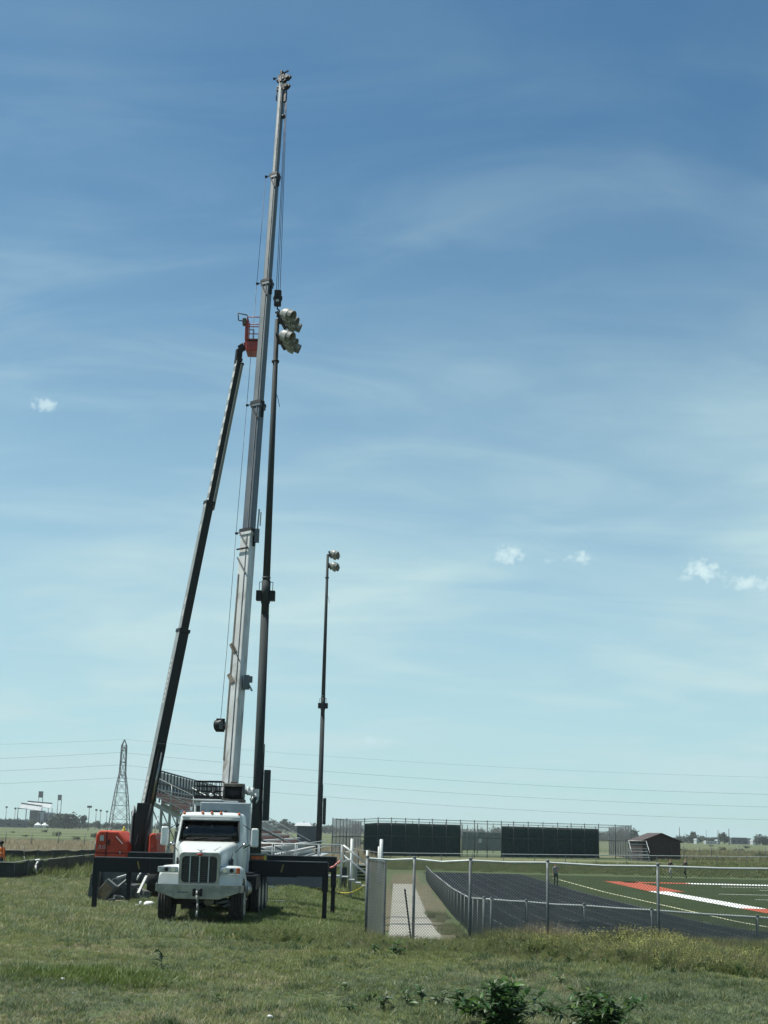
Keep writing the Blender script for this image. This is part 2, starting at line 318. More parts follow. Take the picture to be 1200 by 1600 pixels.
M['farwall'] = mat('grey_block_wall', (.12, .135, .15), (.09, .10, .115), .8, scale=.3)
M['farroof'] = mat('bright_roof', (.42, .45, .46), (.34, .36, .37), .5, scale=.3)
M['rust'] = mat('rust_band', (.085, .07, .055), (.15, .13, .105), .8, scale=3)

def ground_mat():
    m = bpy.data.materials.new('field_ground'); m.use_nodes = True; t = m.node_tree; L = t.links.new
    b = t.nodes['Principled BSDF']; b.inputs['Roughness'].default_value = .95; b.inputs['Specular IOR Level'].default_value = .1
    tc = N(t, 'ShaderNodeTexCoord')
    def nz(sc, l, h, st=(1, 1, 1), det=6):
        mp = N(t, 'ShaderNodeMapping'); mp.inputs['Scale'].default_value = st; L(tc.outputs['Object'], mp.inputs[0])
        n = N(t, 'ShaderNodeTexNoise'); n.inputs['Scale'].default_value = sc; n.inputs['Detail'].default_value = det; L(mp.outputs[0], n.inputs['Vector'])
        r = N(t, 'ShaderNodeMapRange', interpolation_type='SMOOTHSTEP'); r.inputs[1].default_value = l; r.inputs[2].default_value = h; L(n.outputs['Fac'], r.inputs[0]); return r.outputs[0]
    def mix(f, a, bc):
        x = N(t, 'ShaderNodeMix', data_type='RGBA'); L(f, x.inputs[0])
        if isinstance(a, tuple): x.inputs[6].default_value = (*a, 1)
        else: L(a, x.inputs[6])
        x.inputs[7].default_value = (*bc, 1); return x.outputs[2]
    def mul(a, bb):
        x = N(t, 'ShaderNodeMath', operation='MULTIPLY'); L(a, x.inputs[0]); L(bb, x.inputs[1]); return x.outputs[0]
    c = mix(nz(.5, .35, .65), (.082, .118, .050), (.105, .132, .062))
    c = mix(nz(6, .5, .75), c, (.15, .145, .08))
    sep = N(t, 'ShaderNodeSeparateXYZ'); L(tc.outputs['Object'], sep.inputs[0])
    def rng_(lo, hi, o=1):
        r = N(t, 'ShaderNodeMapRange', interpolation_type='SMOOTHSTEP'); r.inputs[1].default_value = lo; r.inputs[2].default_value = hi; L(sep.outputs[o], r.inputs[0]); return r.outputs[0]
    far = rng_(120, 160)
    c = mix(mul(far, nz(.02, .30, .7, (.25, 1.4, 1), 8)), c, (.056, .080, .040))
    c = mix(mul(far, nz(.035, .48, .62, (.16, 1.2, 1), 9)), c, (.16, .155, .09))
    left = rng_(-8, -20, 0)
    c = mix(mul(mul(mul(rng_(108, 120), rng_(215, 190)), left), nz(.4, .2, .55, (.5, 1, 1))), c, (.215, .205, .12))
    c = mix(mul(far, nz(.05, .56, .68, (.3, 1.6, 1), 9)), c, (.045, .070, .034))
    strawp = mul(mul(rng_(-2.5, -6, 0), rng_(36, 28)), nz(.55, .50, .62)); c = mix(strawp, c, (.20, .18, .105))
    L(c, b.inputs['Base Color'])
    n2 = N(t, 'ShaderNodeTexNoise'); n2.inputs['Scale'].default_value = 4; n2.inputs['Detail'].default_value = 8; L(tc.outputs['Object'], n2.inputs['Vector'])
    bp = N(t, 'ShaderNodeBump'); bp.inputs['Strength'].default_value = .6; bp.inputs['Distance'].default_value = .15; L(n2.outputs['Fac'], bp.inputs['Height']); L(bp.outputs[0], b.inputs['Normal'])
    return m
M['ground'] = ground_mat()
M['dirt'] = mat('dry_dirt', (.17, .145, .095), (.12, .108, .07), .95, scale=1.2, bump=.5, bscale=12, spec=.1, c3=(.09, .10, .045), s3=2.5, l3=.52, h3=.65)
# ------------------------------------------------------------------ the ground and what is laid on it
def sheet(name, m, xs, ys, dz, zf=gz):
    X, Y = np.meshgrid(xs, ys); Z = zf(X, Y) + dz
    v = np.stack([X, Y, Z], -1).reshape(-1, 3); nx, ny = len(xs), len(ys)
    i = np.arange(nx * ny).reshape(ny, nx); f = np.stack([i[:-1, :-1], i[:-1, 1:], i[1:, 1:], i[1:, :-1]], -1).reshape(-1, 4)
    me = bpy.data.meshes.new(name); me.from_pydata(v.tolist(), [], f.tolist()); me.polygons.foreach_set('use_smooth', [True] * len(f)); me.materials.append(m)
    o = bpy.data.objects.new(name, me); COL.objects.link(o); return o
xs = np.concatenate([[-9000, -4000, -1500, -600, -250, -120, -70], np.arange(-44, 44.1, .55), [70, 120, 250, 600, 1500, 4000, 9000]])
ys = np.concatenate([[-200, -40, -10, 4], np.arange(10, 62, .5), np.arange(62, 172, 1.5), [180, 200, 240, 320, 450, 600, 1000, 2000, 5000, 12000]])
tag(sheet('ground', M['ground'], xs, ys, 0), kind='structure')
def flat(x, y): return np.interp(np.asarray(y, float), _gy, _gz) + 0 * np.asarray(x, float)
def ribbon(name, m, left, right, dz):
    """a sheet between two plan curves (same number of points), draped on the ground"""
    vs = []; 
    for (a, b), (c, d) in zip(left, right):
        for k in range(5): t = k / 4; x, y = a + (c - a) * t, b + (d - b) * t; vs.append((x, y, float(flat(x, y)) + dz))
    n = len(left); fs = [(i * 5 + k, i * 5 + k + 1, i * 5 + k + 6, i * 5 + k + 5) for i in range(n - 1) for k in range(4)]
    mb = MB(); mb.add(vs, fs, True); return mb
YS = list(np.arange(38.6, 134.6, 1.2))
track = tag(bpy.data.objects.new('running_track', None), kind='structure'); COL.objects.link(track)
turf = tag(bpy.data.objects.new('sports_field', None), kind='structure'); COL.objects.link(turf)
ribbon('turf', M['turf'], [(10, y) for y in YS if y > 44], [(70, y) for y in YS if y > 44], .03).build('turf', M['turf'], turf)
def inner(y):   # inside edge of the track: straight, then opening into the bend
    return 12.5 if y > 57 else 12.5 + (57 - y) ** 2 / 72 * (1 if y > 51.5 else 1 + (51.5 - y) * .9)
ribbon('t', None, [(2.86 + max(0, y - 40) * .0085, y) for y in YS], [(min(inner(y), 60), y) for y in YS], .045).build('track_surface', M['track'], track)
for k in range(10):
    x = 3.15 + k * 1.04
    ribbon('l', None, [(x - .028, y) for y in YS if y > 41], [(x + .028, y) for y in YS if y > 41], .052).build('lane_line', M['lineFaint'], track)
for k, (y0, x0, x1) in enumerate(((44.2, 9.4, 11.2), (46.6, 9.0, 11.3), (42.6, 10.4, 13.4), (50.3, 11.2, 12.4))):
    ribbon('l', None, [(x0, y0), (x1, y0 - .15)], [(x0, y0 + .1), (x1, y0 - .05)], .056).build('mark_line', M['lineFaint'], track)
def strip(m, x0, x1, y0, y1, dz=.045, name='painted_line', n=24):
    yy = np.linspace(y0, y1, n); return ribbon('s', None, [(x0, y) for y in yy], [(x1, y) for y in yy], dz).build(name, m, turf)
ya = [y for y in YS if 47 < y < 124]
ribbon('s', None, [(inner(y) + 1.75, y) for y in ya], [(inner(y) + 1.92, y) for y in ya], .045).build('sideline', M['lineCream'], turf)
ribbon('s', None, [(inner(y) + .12, y) for y in ya], [(inner(y) + .20, y) for y in ya], .05).build('edge_line', M['lineFaint'], turf)
for y0, y1, m in ((98.5, 118.5, 'lineOrange'), (73.5, 98.5, 'lineWhite'), (52, 73.5, 'lineOrange')): strip(M[m], 17.8, 19.2 + (1.1 if y0 > 90 else 0), y0, y1, name='border_band')
for x0, x1, m in ((19.2, 24.4, 'lineOrange'), (24.4, 31.5, 'lineWhite'), (31.5, 44, 'lineOrange')): strip(M[m], x0, x1, 115.9, 118.5, name='end_border_band', n=4)
for y0, x0, x1 in ((110.5, 25.5, 29.5), (105.2, 27, 32), (101, 30.2, 33), (96, 22, 44), (86.8, 22, 44)): strip(M['lineWhite'], x0, x1, y0, y0 + .35, name='yard_line', n=2)

# concrete footpath, slab by slab, with a dirt margin each side
walk = thing('sidewalk', None, None); tag(walk, kind='structure')
y = 35.4; k = 0
while y < 101:
    L_ = 1.9; xa = .16 + (y - 37) * .0085; xb = xa + 1.46
    mb = MB(); j = .014 + .01 * rng.random(); vs = []
    for zz in (.045 + .018 * rng.random(), -.1):
        for (x_, y_) in ((xa, y + j), (xb, y + j), (xb, y + L_ - j), (xa, y + L_ - j)): vs.append((x_, y_, g(x_, y_) + zz))
    mb.add(vs, [(0, 1, 2, 3), (7, 6, 5, 4), (0, 4, 5, 1), (1, 5, 6, 2), (2, 6, 7, 3), (3, 7, 4, 0)]); mb.build('slab', M['concrete'], walk, bevel=.012, seg=1); y += L_
def margin(xa, xb, y0, y1, amp, seed):
    yy = np.linspace(y0, y1, 60); r2 = np.random.default_rng(seed); off = np.cumsum(r2.normal(0, amp, 60)) * .3; off -= np.linspace(off[0], off[-1], 60)
    vs = []; 
    for i, y in enumerate(yy):
        for t in (0, .33, .66, 1): x = xa + (y - 37) * .0085 + (xb - xa + abs(off[i]) * 0 + off[i]) * t; vs.append((x, y, g(x, y) + .018))
    return MB().add(vs, [(i * 4 + q, i * 4 + q + 1, i * 4 + q + 5, i * 4 + q + 4) for i in range(59) for q in range(3)], True)
d = margin(1.5, 2.55, 35.5, 102, .22, 3).build('dirt_strip', M['dirt']); tag(d, kind='structure')
d = margin(-.25, .3, 46, 102, .22, 5).build('dirt_edge', M['dirt']); tag(d, kind='structure')
d = MB().add([(a, b, g(a, b) + .05) for a, b in ((.4, 101), (2.6, 101), (2.9, 126), (.9, 126))], [(0, 1, 2, 3)]).build('dirt_path', M['dirt']); tag(d, kind='structure')

# ------------------------------------------------------------------ chain-link fences
def chainlink(pts, h, parent, world_off, mesh=.062, wr=.0034, lift=.04, both=True, wm='wire'):
    """diamond wire mesh hung between plan points (x, y, z)"""
    mb = MB()
    for (p, q) in zip(pts[:-1], pts[1:]):
        p = Vector(p); q = Vector(q); d = q - p; L_ = d.length; ux = d / L_; nrm = Vector((ux.y, -ux.x, 0)).normalized()
        for sgn in (1, -1):
            t = -h
            while t < L_ + h:
                a0, a1 = max(0, t if sgn > 0 else t), None
                # wire from (t,0) to (t+h,h)   (mirrored for sgn<0)
                s0, s1 = max(t, 0), min(t + h, L_)
                if s1 - s0 > .01:
                    z0, z1 = s0 - t, s1 - t
                    if sgn < 0: z0, z1 = h - z0, h - z1
                    A = p + ux * s0 + Vector((0, 0, lift + z0)) + nrm * (.003 * sgn); B = p + ux * s1 + Vector((0, 0, lift + z1)) + nrm * (.003 * sgn)
                    e = (B - A).normalized(); u = e.cross(nrm) * wr; v = nrm * wr
                    ring = lambda c: [c + u, c - u * .5 + v * .87, c - u * .5 - v * .87]
                    mb.add(ring(A) + ring(B), [(0, 1, 4, 3), (1, 2, 5, 4), (2, 0, 3, 5)])
                t += mesh * 1.15
    return mb.build('chain_link_mesh', M[wm], parent, world=True, kind='stuff')
def fence(name, label, cat, posts, h, pr=.03, rr=.021, rail=True, link=True, mesh=.062, wr=.0056, group=None, pm='galv', sag=None, midrail=False, tension=True, top_ext=.06, drop=None, wm='wire'):
    """posts: plan points; each post, rail length and the mesh are parts"""
    P0 = [Vector((x, y, g(x, y) - (drop(x) if drop else 0))) for x, y in posts]
    root = thing(name, label, cat, P0[0], group)
    for i, p in enumerate(P0):
        mb = MB().cyl(p - Vector((0, 0, .3)), p + Vector((0, 0, h + top_ext - .03)), pr, pr, 10)
        o = mb.build('post', M[pm], root, world=True)
        cap = MB().ball(p + Vector((0, 0, h + top_ext - .02)), pr * 1.25, 8, 5, (1, 1, .9)); c = cap.build('post_cap', M[pm], o, world=True)
    if rail:
        for i in range(len(P0) - 1):
            a = P0[i] + Vector((0, 0, h)); b = P0[i + 1] + Vector((0, 0, h)); s = 0 if sag is None else sag[i % len(sag)]
            mid = (a + b) / 2 - Vector((0, 0, s))
            MB().cyl(a, mid, rr, rr, 8, False).cyl(mid, b, rr, rr, 8, False).build('top_rail', M['galv_rail' if pm == 'galv' else pm], root, world=True)
            if midrail: MB().cyl(P0[i] + Vector((0, 0, h * .52)), P0[i + 1] + Vector((0, 0, h * .52)), rr * .8, rr * .8, 6, False).build('mid_rail', M[pm], root, world=True)
    if tension: MB().tube([p + Vector((0, 0, .07)) for p in P0], .005, 4).build('tension_wire', M['wire'], root, world=True)
    if link: chainlink(P0, h - .06, root, None, mesh, wr, wm=wm)
    return root
# tall fence in front: corner at the left, then along the weeds to the right and out of view
YF = 37.2
def at(px, Y): return ((px - 600) * Y / 2274, Y)
tall = [at(575, YF), at(648, YF - .25), at(735, YF - .7), at(855, YF - 1.1), at(1026, YF - 1.7), at(1232, YF - 2.2)]
fence('tall_fence', 'tall galvanised chain-link fence running behind the weeds in front of the track', 'fence', tall, 2.0, .036, .026, sag=(.03, .05, .02, .03, .02))
gate = [(tall[0][0], YF + .12), (at(603, 40.2)[0], 40.2)]
fence('side_fence', 'short return of chain-link fence at the corner beside the sidewalk end', 'fence', gate, 1.98, .034, .022, wr=.003, wm='wire_dark')
near = [(2.68 + (y - 40) * .008, y) for y in (39.0, 41.5, 44, 46.6, 49.3, 52, 55, 58, 61, 64, 67, 70, 73.5, 77, 80.5, 84, 88, 92, 96, 100, 105, 110)]
fence('walk_fence', 'low chain-link fence between the sidewalk and the black track', 'fence', near, 1.07, .026, .02, mesh=.075, wr=.0025, wm='wire_dark')
low = [(2.68, 38.86)] + [at(px, Y) for px, Y in ((768, 38.8), (822, 38.75), (911, 38.6), (1015, 38.4), (1178, 38.2), (1330, 38))]
fence('low_fence', 'low chain-link fence along the near end of the track', 'fence', low, 1.07, .036, .029, sag=(.0, .01, .02, .01, .01), drop=lambda x: max(0, x - 2.4) * .042)
# leaning steel bar behind the tall fence
p0 = Vector((.74, 37.75, g(.74, 37.75) + .06)); p1 = pix(632.5, 1389, 37.1)
o = MB().bar(p0, p1, .035, .035).build('steel_bar', M['pole']); tag(o, 'thin dark steel bar leaning against the tall fence above the sidewalk', 'bar')

# far low fence along the foot of the court fence, and wire fences in the field beyond
rowA = [(x, 138.6 + x * .12) for x in np.arange(-3.5, 40, 3.0)]
fence('far_low_fence', 'low chain-link fence at the far end of the track before the court screens', 'fence', rowA, 1.15, .03, .03, mesh=.22, wr=.004)
def field_fence(posts, h, label, wires, jit):
    P0 = [Vector((x, y, g(x, y))) for x, y in posts]; root = thing('field_fence', label, 'fence', P0[0], 'post and wire fences in the open field')
    for i, p in enumerate(P0):
        MB().cyl(p, p + Vector((rng.normal(0, .04), 0, h * (1 + jit * rng.random()))), .055, .05, 6).build('post', M['greywood'], root, world=True)
    for w in wires: MB().tube([p + Vector((0, 0, h * w)) for p in P0], .014, 4).build('wire', M['wire'], root, world=True)
field_fence([(x, 176 + (x - 30) * .3) for x in np.arange(33, 70, 3.6)], 1.35, 'wire fence with uneven wooden posts beyond the brown shed', (.5, .75, .97), .5)
field_fence([(x, 212 + (x - 40) * .12) for x in np.arange(36, 84, 5.0)], 1.3, 'farther wire fence crossing the straw coloured field at right', (.6, .95), .35)
field_fence([(x, 150 + (x + 40) * .2) for x in np.arange(-52, -22, 2.6)], 1.5, 'wire fence with thin posts in the tall straw grass at left', (.4, .7, .95), .5)

# ------------------------------------------------------------------ tennis courts behind dark windscreens
H1 = 3.75; gf = lambda x, y: Vector((x, y, g(x, y)))
def court_fence():
    A = Vector((*at(519, 139)[:2], 0)); A.y = 142.5; A.x = (519 - 600) * 142.5 / 2274; B = Vector(((986 - 600) * 168 / 2274, 168, 0))
    A.z = g(A.x, A.y); B.z = g(B.x, B.y)
    root = thing('court_fence', 'tall dark steel fence round the tennis courts with deep green windscreens', 'fence', A)
    def along(px):   # point of the line A-B seen at pixel px
        k = (px - 600) / 2274; d = B - A; t = (k * A.y - A.x) / (d.x - k * d.y); p = A + d * t; p.z = g(p.x, p.y); return p
    px = [519, 541, 569, 590, 611, 633, 654, 675, 697, 719, 741, 761, 783, 802, 825, 848, 871, 892, 913, 935, 961, 986]
    P0 = [along(x) for x in px]
    for p in P0: MB().cyl(p, p + Vector((0, 0, H1 + .12)), .05, .05, 8).build('post', M['fencegreen'], root, world=True)
    for a, b in zip(P0[:-1], P0[1:]):
        for hh, nm in ((H1, 'top_rail'), (H1 * .55, 'mid_rail'), (.1, 'bottom_rail')): MB().cyl(a + Vector((0, 0, hh)), b + Vector((0, 0, hh)), .03, .03, 6, False).build(nm, M['fencegreen'], root, world=True)
    chainlink([P0[0], P0[-1]], H1 - .1, root, None, .16, .005)
    nrm = (B - A).cross(Vector((0, 0, 1))).normalized() * .075
    if nrm.y < 0: nrm = -nrm
    for i0, i1 in ((2, 9), (12, 19)):
        for i in range(i0, i1):
            a, b = P0[i] + nrm, P0[i + 1] + nrm; mb = MB(); nx, nz = 8, 5; z0, z1 = .12, H1 * .885
            vs = []
            for iz in range(nz + 1):
                for ix in range(nx + 1):
                    s = ix / nx; p = a.lerp(b, s) + Vector((0, 0, z0 + (z1 - z0) * iz / nz)); p += nrm.normalized() * (.07 * math.sin(math.pi * s) * math.sin(math.pi * iz / nz) * rng.uniform(.3, 1.2)); vs.append(p)
            mb.add(vs, [(r_ * (nx + 1) + c, r_ * (nx + 1) + c + 1, (r_ + 1) * (nx + 1) + c + 1, (r_ + 1) * (nx + 1) + c) for r_ in range(nz) for c in range(nx)], True)
            mb.build('windscreen_panel', M['screen'], root, world=True)
    # side runs going away, and a run at the back with faded green cloth
    back = []
    for P, dx in ((P0[0], 2.2), (P0[-1], 3.0)):
        run = [P + Vector((dx * k / 9, 4.0 * k, 0)) for k in range(10)]
        for p in run: p.z = g(p.x, p.y)
        for p in run[1:]: MB().cyl(p, p + Vector((0, 0, H1 + .1)), .05, .05, 8).build('post', M['fencegreen'], root, world=True)
        for hh in (H1, H1 * .55): MB().tube([p + Vector((0, 0, hh)) for p in run], .03, 6).build('side_rail', M['fencegreen'], root, world=True)
        chainlink([run[0], run[-1]], H1 - .1, root, None, .17, .0045, wm='wire_dark'); back.append(run[-1])
    a, b = back; n = 16; run = [a.lerp(b, k / n) for k in range(n + 1)]
    for p in run: p.z = g(p.x, p.y); MB().cyl(p, p + Vector((0, 0, H1 + .1)), .05, .05, 8).build('post', M['fencegreen'], root, world=True)
    for hh in (H1, H1 * .5): MB().tube([p + Vector((0, 0, hh)) for p in run], .03, 6).build('back_rail', M['fencegreen'], root, world=True)
    for k in (6, 7, 8, 9):
        a_, b_ = run[k], run[k + 1]; MB().bar(a_ + Vector((0, -.06, H1 * .40)), b_ + Vector((0, -.06, H1 * .40)), .02, H1 * .62).build('faded_panel', M['screen_light'], root, world=True)
    # gate posts between the two screens, with a white notice
    for x in (727, 735, 751): p = along(x) + Vector((0, 6, 0)); p.z = g(p.x, p.y); MB().cyl(p, p + Vector((0, 0, H1 * .9)), .045, .045, 6).build('gate_post', M['fencegreen'], root, world=True)
    p = along(750) + Vector((0, -.1, 1.75)); MB().box(p, (.34, .03, .42)).build('notice_board', M['printwhite'], root, world=True)
    # concrete court slab
    d_ = B - A; n_ = Vector((.08, .997, 0)); c4 = [A, B, B + n_ * 36, A + n_ * 36]
    return root
court_fence()

# ------------------------------------------------------------------ stadium bleachers
def bleachers():
    X0, X1, Ya, Yb = -11.9, -5.1, 73.0, 116.0; rows = 11; dx = (X1 - X0) / rows; zt, zb = 4.05, .95; dz = (zt - zb) / (rows - 1)
    b = thing('bleachers', 'long aluminium stadium bleachers with faded red seats and a panelled back wall', 'bleachers', (X0, Ya, 0))
    def row(i): return X1 - dx * (i + .5), zb + dz * i
    for i in range(rows):
        x, z = row(i)
        MB().box((x - dx * .2, (Ya + Yb) / 2, z + .42), (.27, Yb - Ya, .045)).build('seat_plank', M['alu_dull'], b, world=True)
        MB().box((x + .12, (Ya + Yb) / 2, z), (dx * .62, Yb - Ya, .05)).build('foot_plank', M['alu'], b, world=True)
        MB().box((x - dx * .46, (Ya + Yb) / 2, z + .16), (.025, Yb - Ya, .26)).build('riser', M['seat_red'] if i in (2, 3, 4, 8, 9, 10) else M['alu_dull'], b, world=True)
    for y in np.arange(Ya + .4, Yb, 3.05):
        mb = MB().bar((X0 + .1, y, zt - .28), (X1 - .1, y, zb - .3), .12, .2); mb.build('stringer', M['alu_dull'], b, world=True)
        for fx in (0.02, .27, .52, .78, .98):
            x = X0 + (X1 - X0) * fx; z1 = zt + (zb - zt) * fx - .3; MB().bar((x, y, g(x, y) - .05), (x, y, z1), .13, .13, (0, 1, 0)).build('column', M['alu_dull'], b, world=True)
        x0, x1_ = X0 + .1, X0 + (X1 - X0) * .27; MB().bar((x0, y, .1), (x1_, y, zt - 1.3), .06, .06, (0, 1, 0)).bar((x1_, y, .1), (x0, y, zt - .5), .06, .06, (0, 1, 0)).build('cross_brace', M['alu_dull'], b, world=True)
    zc, hw = zt + .1, 1.28
    n = 34
    for k in range(n):
        ya, yb_ = Ya + (Yb - Ya) * k / n, Ya + (Yb - Ya) * (k + 1) / n
        MB().box((X0 - .12, (ya + yb_) / 2, zc + hw / 2), (.04, yb_ - ya - .05, hw)).build('wall_panel', M['alu_dull'], b, world=True)
        MB().bar((X0 - .06, ya, zc - .3), (X0 - .06, ya, zc + hw + .05), .06, .07, (1, 0, 0)).build('wall_post', M['galv'], b, world=True)
    for hh, r_ in ((hw + .06, .05), (hw * .55, .05), (0, .06)): MB().cyl((X0 - .02, Ya, zc + hh), (X0 - .02, Yb, zc + hh), r_, r_, 6).build('wall_rail', M['galv'], b, world=True)
    # near end guard rail following the rake
    for hh in (1.12, .62, .2): MB().cyl((X0, Ya - .12, zt + hh), (X1 + .1, Ya - .12, zb + hh), .035, .035, 7).build('end_rail', M['galv'], b, world=True)
    for k in range(7):
        f = k / 6; x = X0 + (X1 - X0) * f; z = zt + (zb - zt) * f; MB().cyl((x, Ya - .12, z - .15), (x, Ya - .12, z + 1.12), .03, .03, 7).build('rail_post', M['galv_rail'], b, world=True)
    # front walkway rail
    for hh in (1.0, .55): MB().cyl((X1 + .55, Ya, zb + hh - .1), (X1 + .55, Yb, zb + hh - .1), .03, .03, 6).build('front_rail', M['galv_rail'], b, world=True)
    MB().box((X1 + .35, (Ya + Yb) / 2, zb - .1), (.9, Yb - Ya, .06)).build('front_walkway', M['alu'], b, world=True)
    # aisle hand rails
    for y in (80, 90, 101):
        MB().cyl((X0 + 1.2, y, zt - .2 + .9), (X1, y, zb + .95), .03, .03, 6).build('aisle_rail', M['galv_rail'], b, world=True)
bleachers()
def ramp():
    r = thing('access_ramp', 'raised aluminium ramp with pipe rails and picket infill before the bleachers', 'ramp', (-6, 69, 0))
    Y0 = 69.2; xa, xb = -7.4, -2.0
    zt = lambda x: .62 + (x - xa) * .0
    MB().box(((xa + xb) / 2, Y0, .52), (xb - xa, 1.5, .08)).build('deck', M['alu'], r, world=True)
    for y in (Y0 - .72, Y0 + .72):
        for hh, rr in ((1.95, .03), (1.6, .024), (1.0, .024)): MB().cyl((xa, y, hh), (xb, y, hh), rr, rr, 7).build('hand_rail', M['galv_rail'], r, world=True)
        for x in np.linspace(xa, xb, 6): MB().cyl((x, y, 0), (x, y, 1.97), .03, .03, 7).build('rail_post', M['galv_rail'], r, world=True)
    mb = MB()
    for x in np.arange(xa + .1, xb - 2.4, .12): mb.cyl((x, Y0 - .72, 1.0), (x, Y0 - .72, 1.6), .009, .009, 5)
    mb.build('pickets', M['galv'], r, world=True, kind='stuff')
    MB().box(((xa + xb) / 2, Y0 - .76, .27), (xb - xa - 1.2, .03, .5)).build('skirt_panel', M['farwall'], r, world=True)
    s = thing('stair_flight', 'steel stair with sloping pipe rails dropping from the ramp end', 'stairs', (xb, Y0, 0))
    for k in range(4): MB().box((xb + .2 + .3 * k, Y0, .5 - .13 * k), (.3, 1.4, .05)).build('tread', M['alu'], s, world=True)
    for y in (Y0 - .7, Y0 + .7):
        for hh in (1.0, .55): MB().tube([(xb + .08, y, .95 + hh), (xb + 1.35, y, hh), (xb + 1.35, y, 0)], .03, 7).build('hand_rail', M['galv_rail'], s, world=True)
ramp()
# broadcast hut beyond the stand and small pieces by the gate
def box_thing(name, label, cat, c, size, m, parts=(), bevel=.02, rz=0):
    o = MB().box((0, 0, 0), size).build(name, M[m], None, bevel=bevel); o.location = c; o.rotation_euler.z = rz; tag(o, label, cat); return o
hut = thing('small_hut', 'small hut with a flat white roof far behind the bleacher rails', 'hut', ((481 - 600) * 175 / 2274, 175, 0))
MB().box((0, 0, 1.55), (2.4, 4, 3.1)).build('wall', M['farwall'], hut); MB().box((-.5, 0, 3.3), (2.1, 4.6, .4), taper=.7).build('roof', M['farroof'], hut)

def pale_post(px, y0, y1, Y, r, label):
    a = pix(px, y0, Y); gr = Vector((a.x, a.y, g(a.x, a.y))); o = thing('marker_post', label, 'post', gr, 'white posts by the gate')
    MB().cyl((0, 0, -.1), (0, 0, a.z - gr.z), r, r, 10).build('pipe', M['white'], o); MB().ball((0, 0, a.z - gr.z), r * 1.02, 10, 5, (1, 1, .4)).build('cap', M['white'], o)
pale_post(550, 1311, 1385, 70, .065, 'tall white pipe post left of the fence corner')
pale_post(596, 1312, 1385, 96, .11, 'thick white pipe post just behind the fence corner')
pale_post(592, 1323, 1385, 97, .06, 'thin short white pipe beside the thick white post')
pale_post(574, 1329, 1385, 66, .05, 'short white pipe beside the dark slatted rack')
rk = thing('slat_rack', 'dark stack of horizontal slats beside the fence corner', 'rack', onground(563, 1384))
for k in range(6): MB().box((0, 0, .18 + .19 * k), (.62, .9, .12)).build('slat', M['screen'], rk, bevel=.01)
for sx in (-.33, .33): MB().box((sx, 0, .62), (.05, .9, 1.24)).build('upright', M['galv'], rk)
MB().box((0, 0, 1.27), (.85, 1.0, .05)).build('top_board', M['alu'], rk, bevel=.01)
ub = thing('utility_cabinet', 'grey utility cabinet on legs behind the right outrigger leg', 'cabinet', onground(536, 1390))
MB().box((0, 0, .62), (.36, .5, 1.05)).build('cabinet_body', M['pole'], ub, bevel=.015); MB().box((.3, 0, .72), (.06, .06, 1.45)).build('support_post', M['galv'], ub); MB().box((.12, 0, 1.5), (.75, .5, .05)).build('lid', M['alu'], ub)
pn = thing('mesh_panel', 'pale chain-link panel standing behind the utility cabinet', 'fence panel', onground(548, 1385)); pn.location.y += 3
MB().box((-.5, 0, .95), (.05, .05, 1.9)).build('post', M['galv'], pn); MB().box((.35, 0, .95), (.05, .05, 1.9)).build('post', M['galv'], pn)
mbp = MB()
for k in range(13): mbp.box((-.45 + .066 * k, .0, .95), (.035, .01, 1.7))
mbp.build('infill_strips', M['alu_dull'], pn, kind='stuff')
MB().cyl((-.5, 0, 1.88), (.35, 0, 1.88), .025, .025, 6).build('top_rail', M['galv_rail'], pn)

# brown shed with small bleacher in front
def shed():
    P = onground(1030, 1341); P.y = 158; c = Vector(((1022 - 600) * 158 / 2274, 158, g(30, 158)))
    s = thing('storage_shed', 'dark brown gabled shed at the far right end of the court fence', 'shed', c)
    w, h, rr, dp = 4.1, 2.15, 2.95, 8
    MB().prism([(-1.3, 0), (w - 1.3, 0), (w - 1.3, h), (w / 2 - 1.3, rr - .12), (-1.3, h)], 0, dp, 'y').build('wall', M['brown'], s)
    for sgn in (-1, 1):
        a = Vector((w / 2 - 1.3, -.25, rr)); e = Vector((w / 2 - 1.3 + sgn * (w / 2 + .25), -.25, h - .1)); mid = (a + e) / 2; d = (e - a)
        MB().bar(a + Vector((0, dp / 2 + .25, 0)), e + Vector((0, dp / 2 + .25, 0)), dp + .5, .1).build('roof_panel', M['brownroof'], s)
    MB().box((w / 2 - 1.3, -.03, .95), (2.1, .06, 1.9)).build('door', M['brown'], s)
    MB().box((w / 2 - .25, -.05, .95), (.05, .07, 1.9)).build('door_trim', M['brownroof'], s)
    b = thing('small_bleacher', 'small aluminium bleacher with pipe rails in front of the brown shed', 'bleacher', c + Vector((-1.9, -3, 0)))
    for k in range(4):
        MB().box((-.3, -.55 + .5 * k, .4 + .3 * k), (2.0, .26, .06)).build('seat_plank', M['alu'], b); MB().box((-.3, -.85 + .5 * k, .12 + .3 * k), (2.0, .24, .05)).build('foot_plank', M['alu'], b)
    for x in (-1.25, -.3, .65):
        MB().bar((x, -.9, .05), (x, 1.1, 1.25), .06, .08).bar((x, 1.0, 0), (x, 1.0, 2.1), .06, .06, (0, 1, 0)).bar((x, 0.1, 0), (x, .1, .7), .06, .06, (0, 1, 0)).build('frame', M['galv'], b)
    for z in (1.75, 2.1): MB().cyl((-1.25, 1.0, z), (.65, 1.0, z), .03, .03, 6).build('rail', M['galv_rail'], b)
    for x in (-1.25, .65): MB().tube([(x, -.9, .9), (x, 1.0, 2.1)], .03, 6).build('rail', M['galv_rail'], b)
shed()

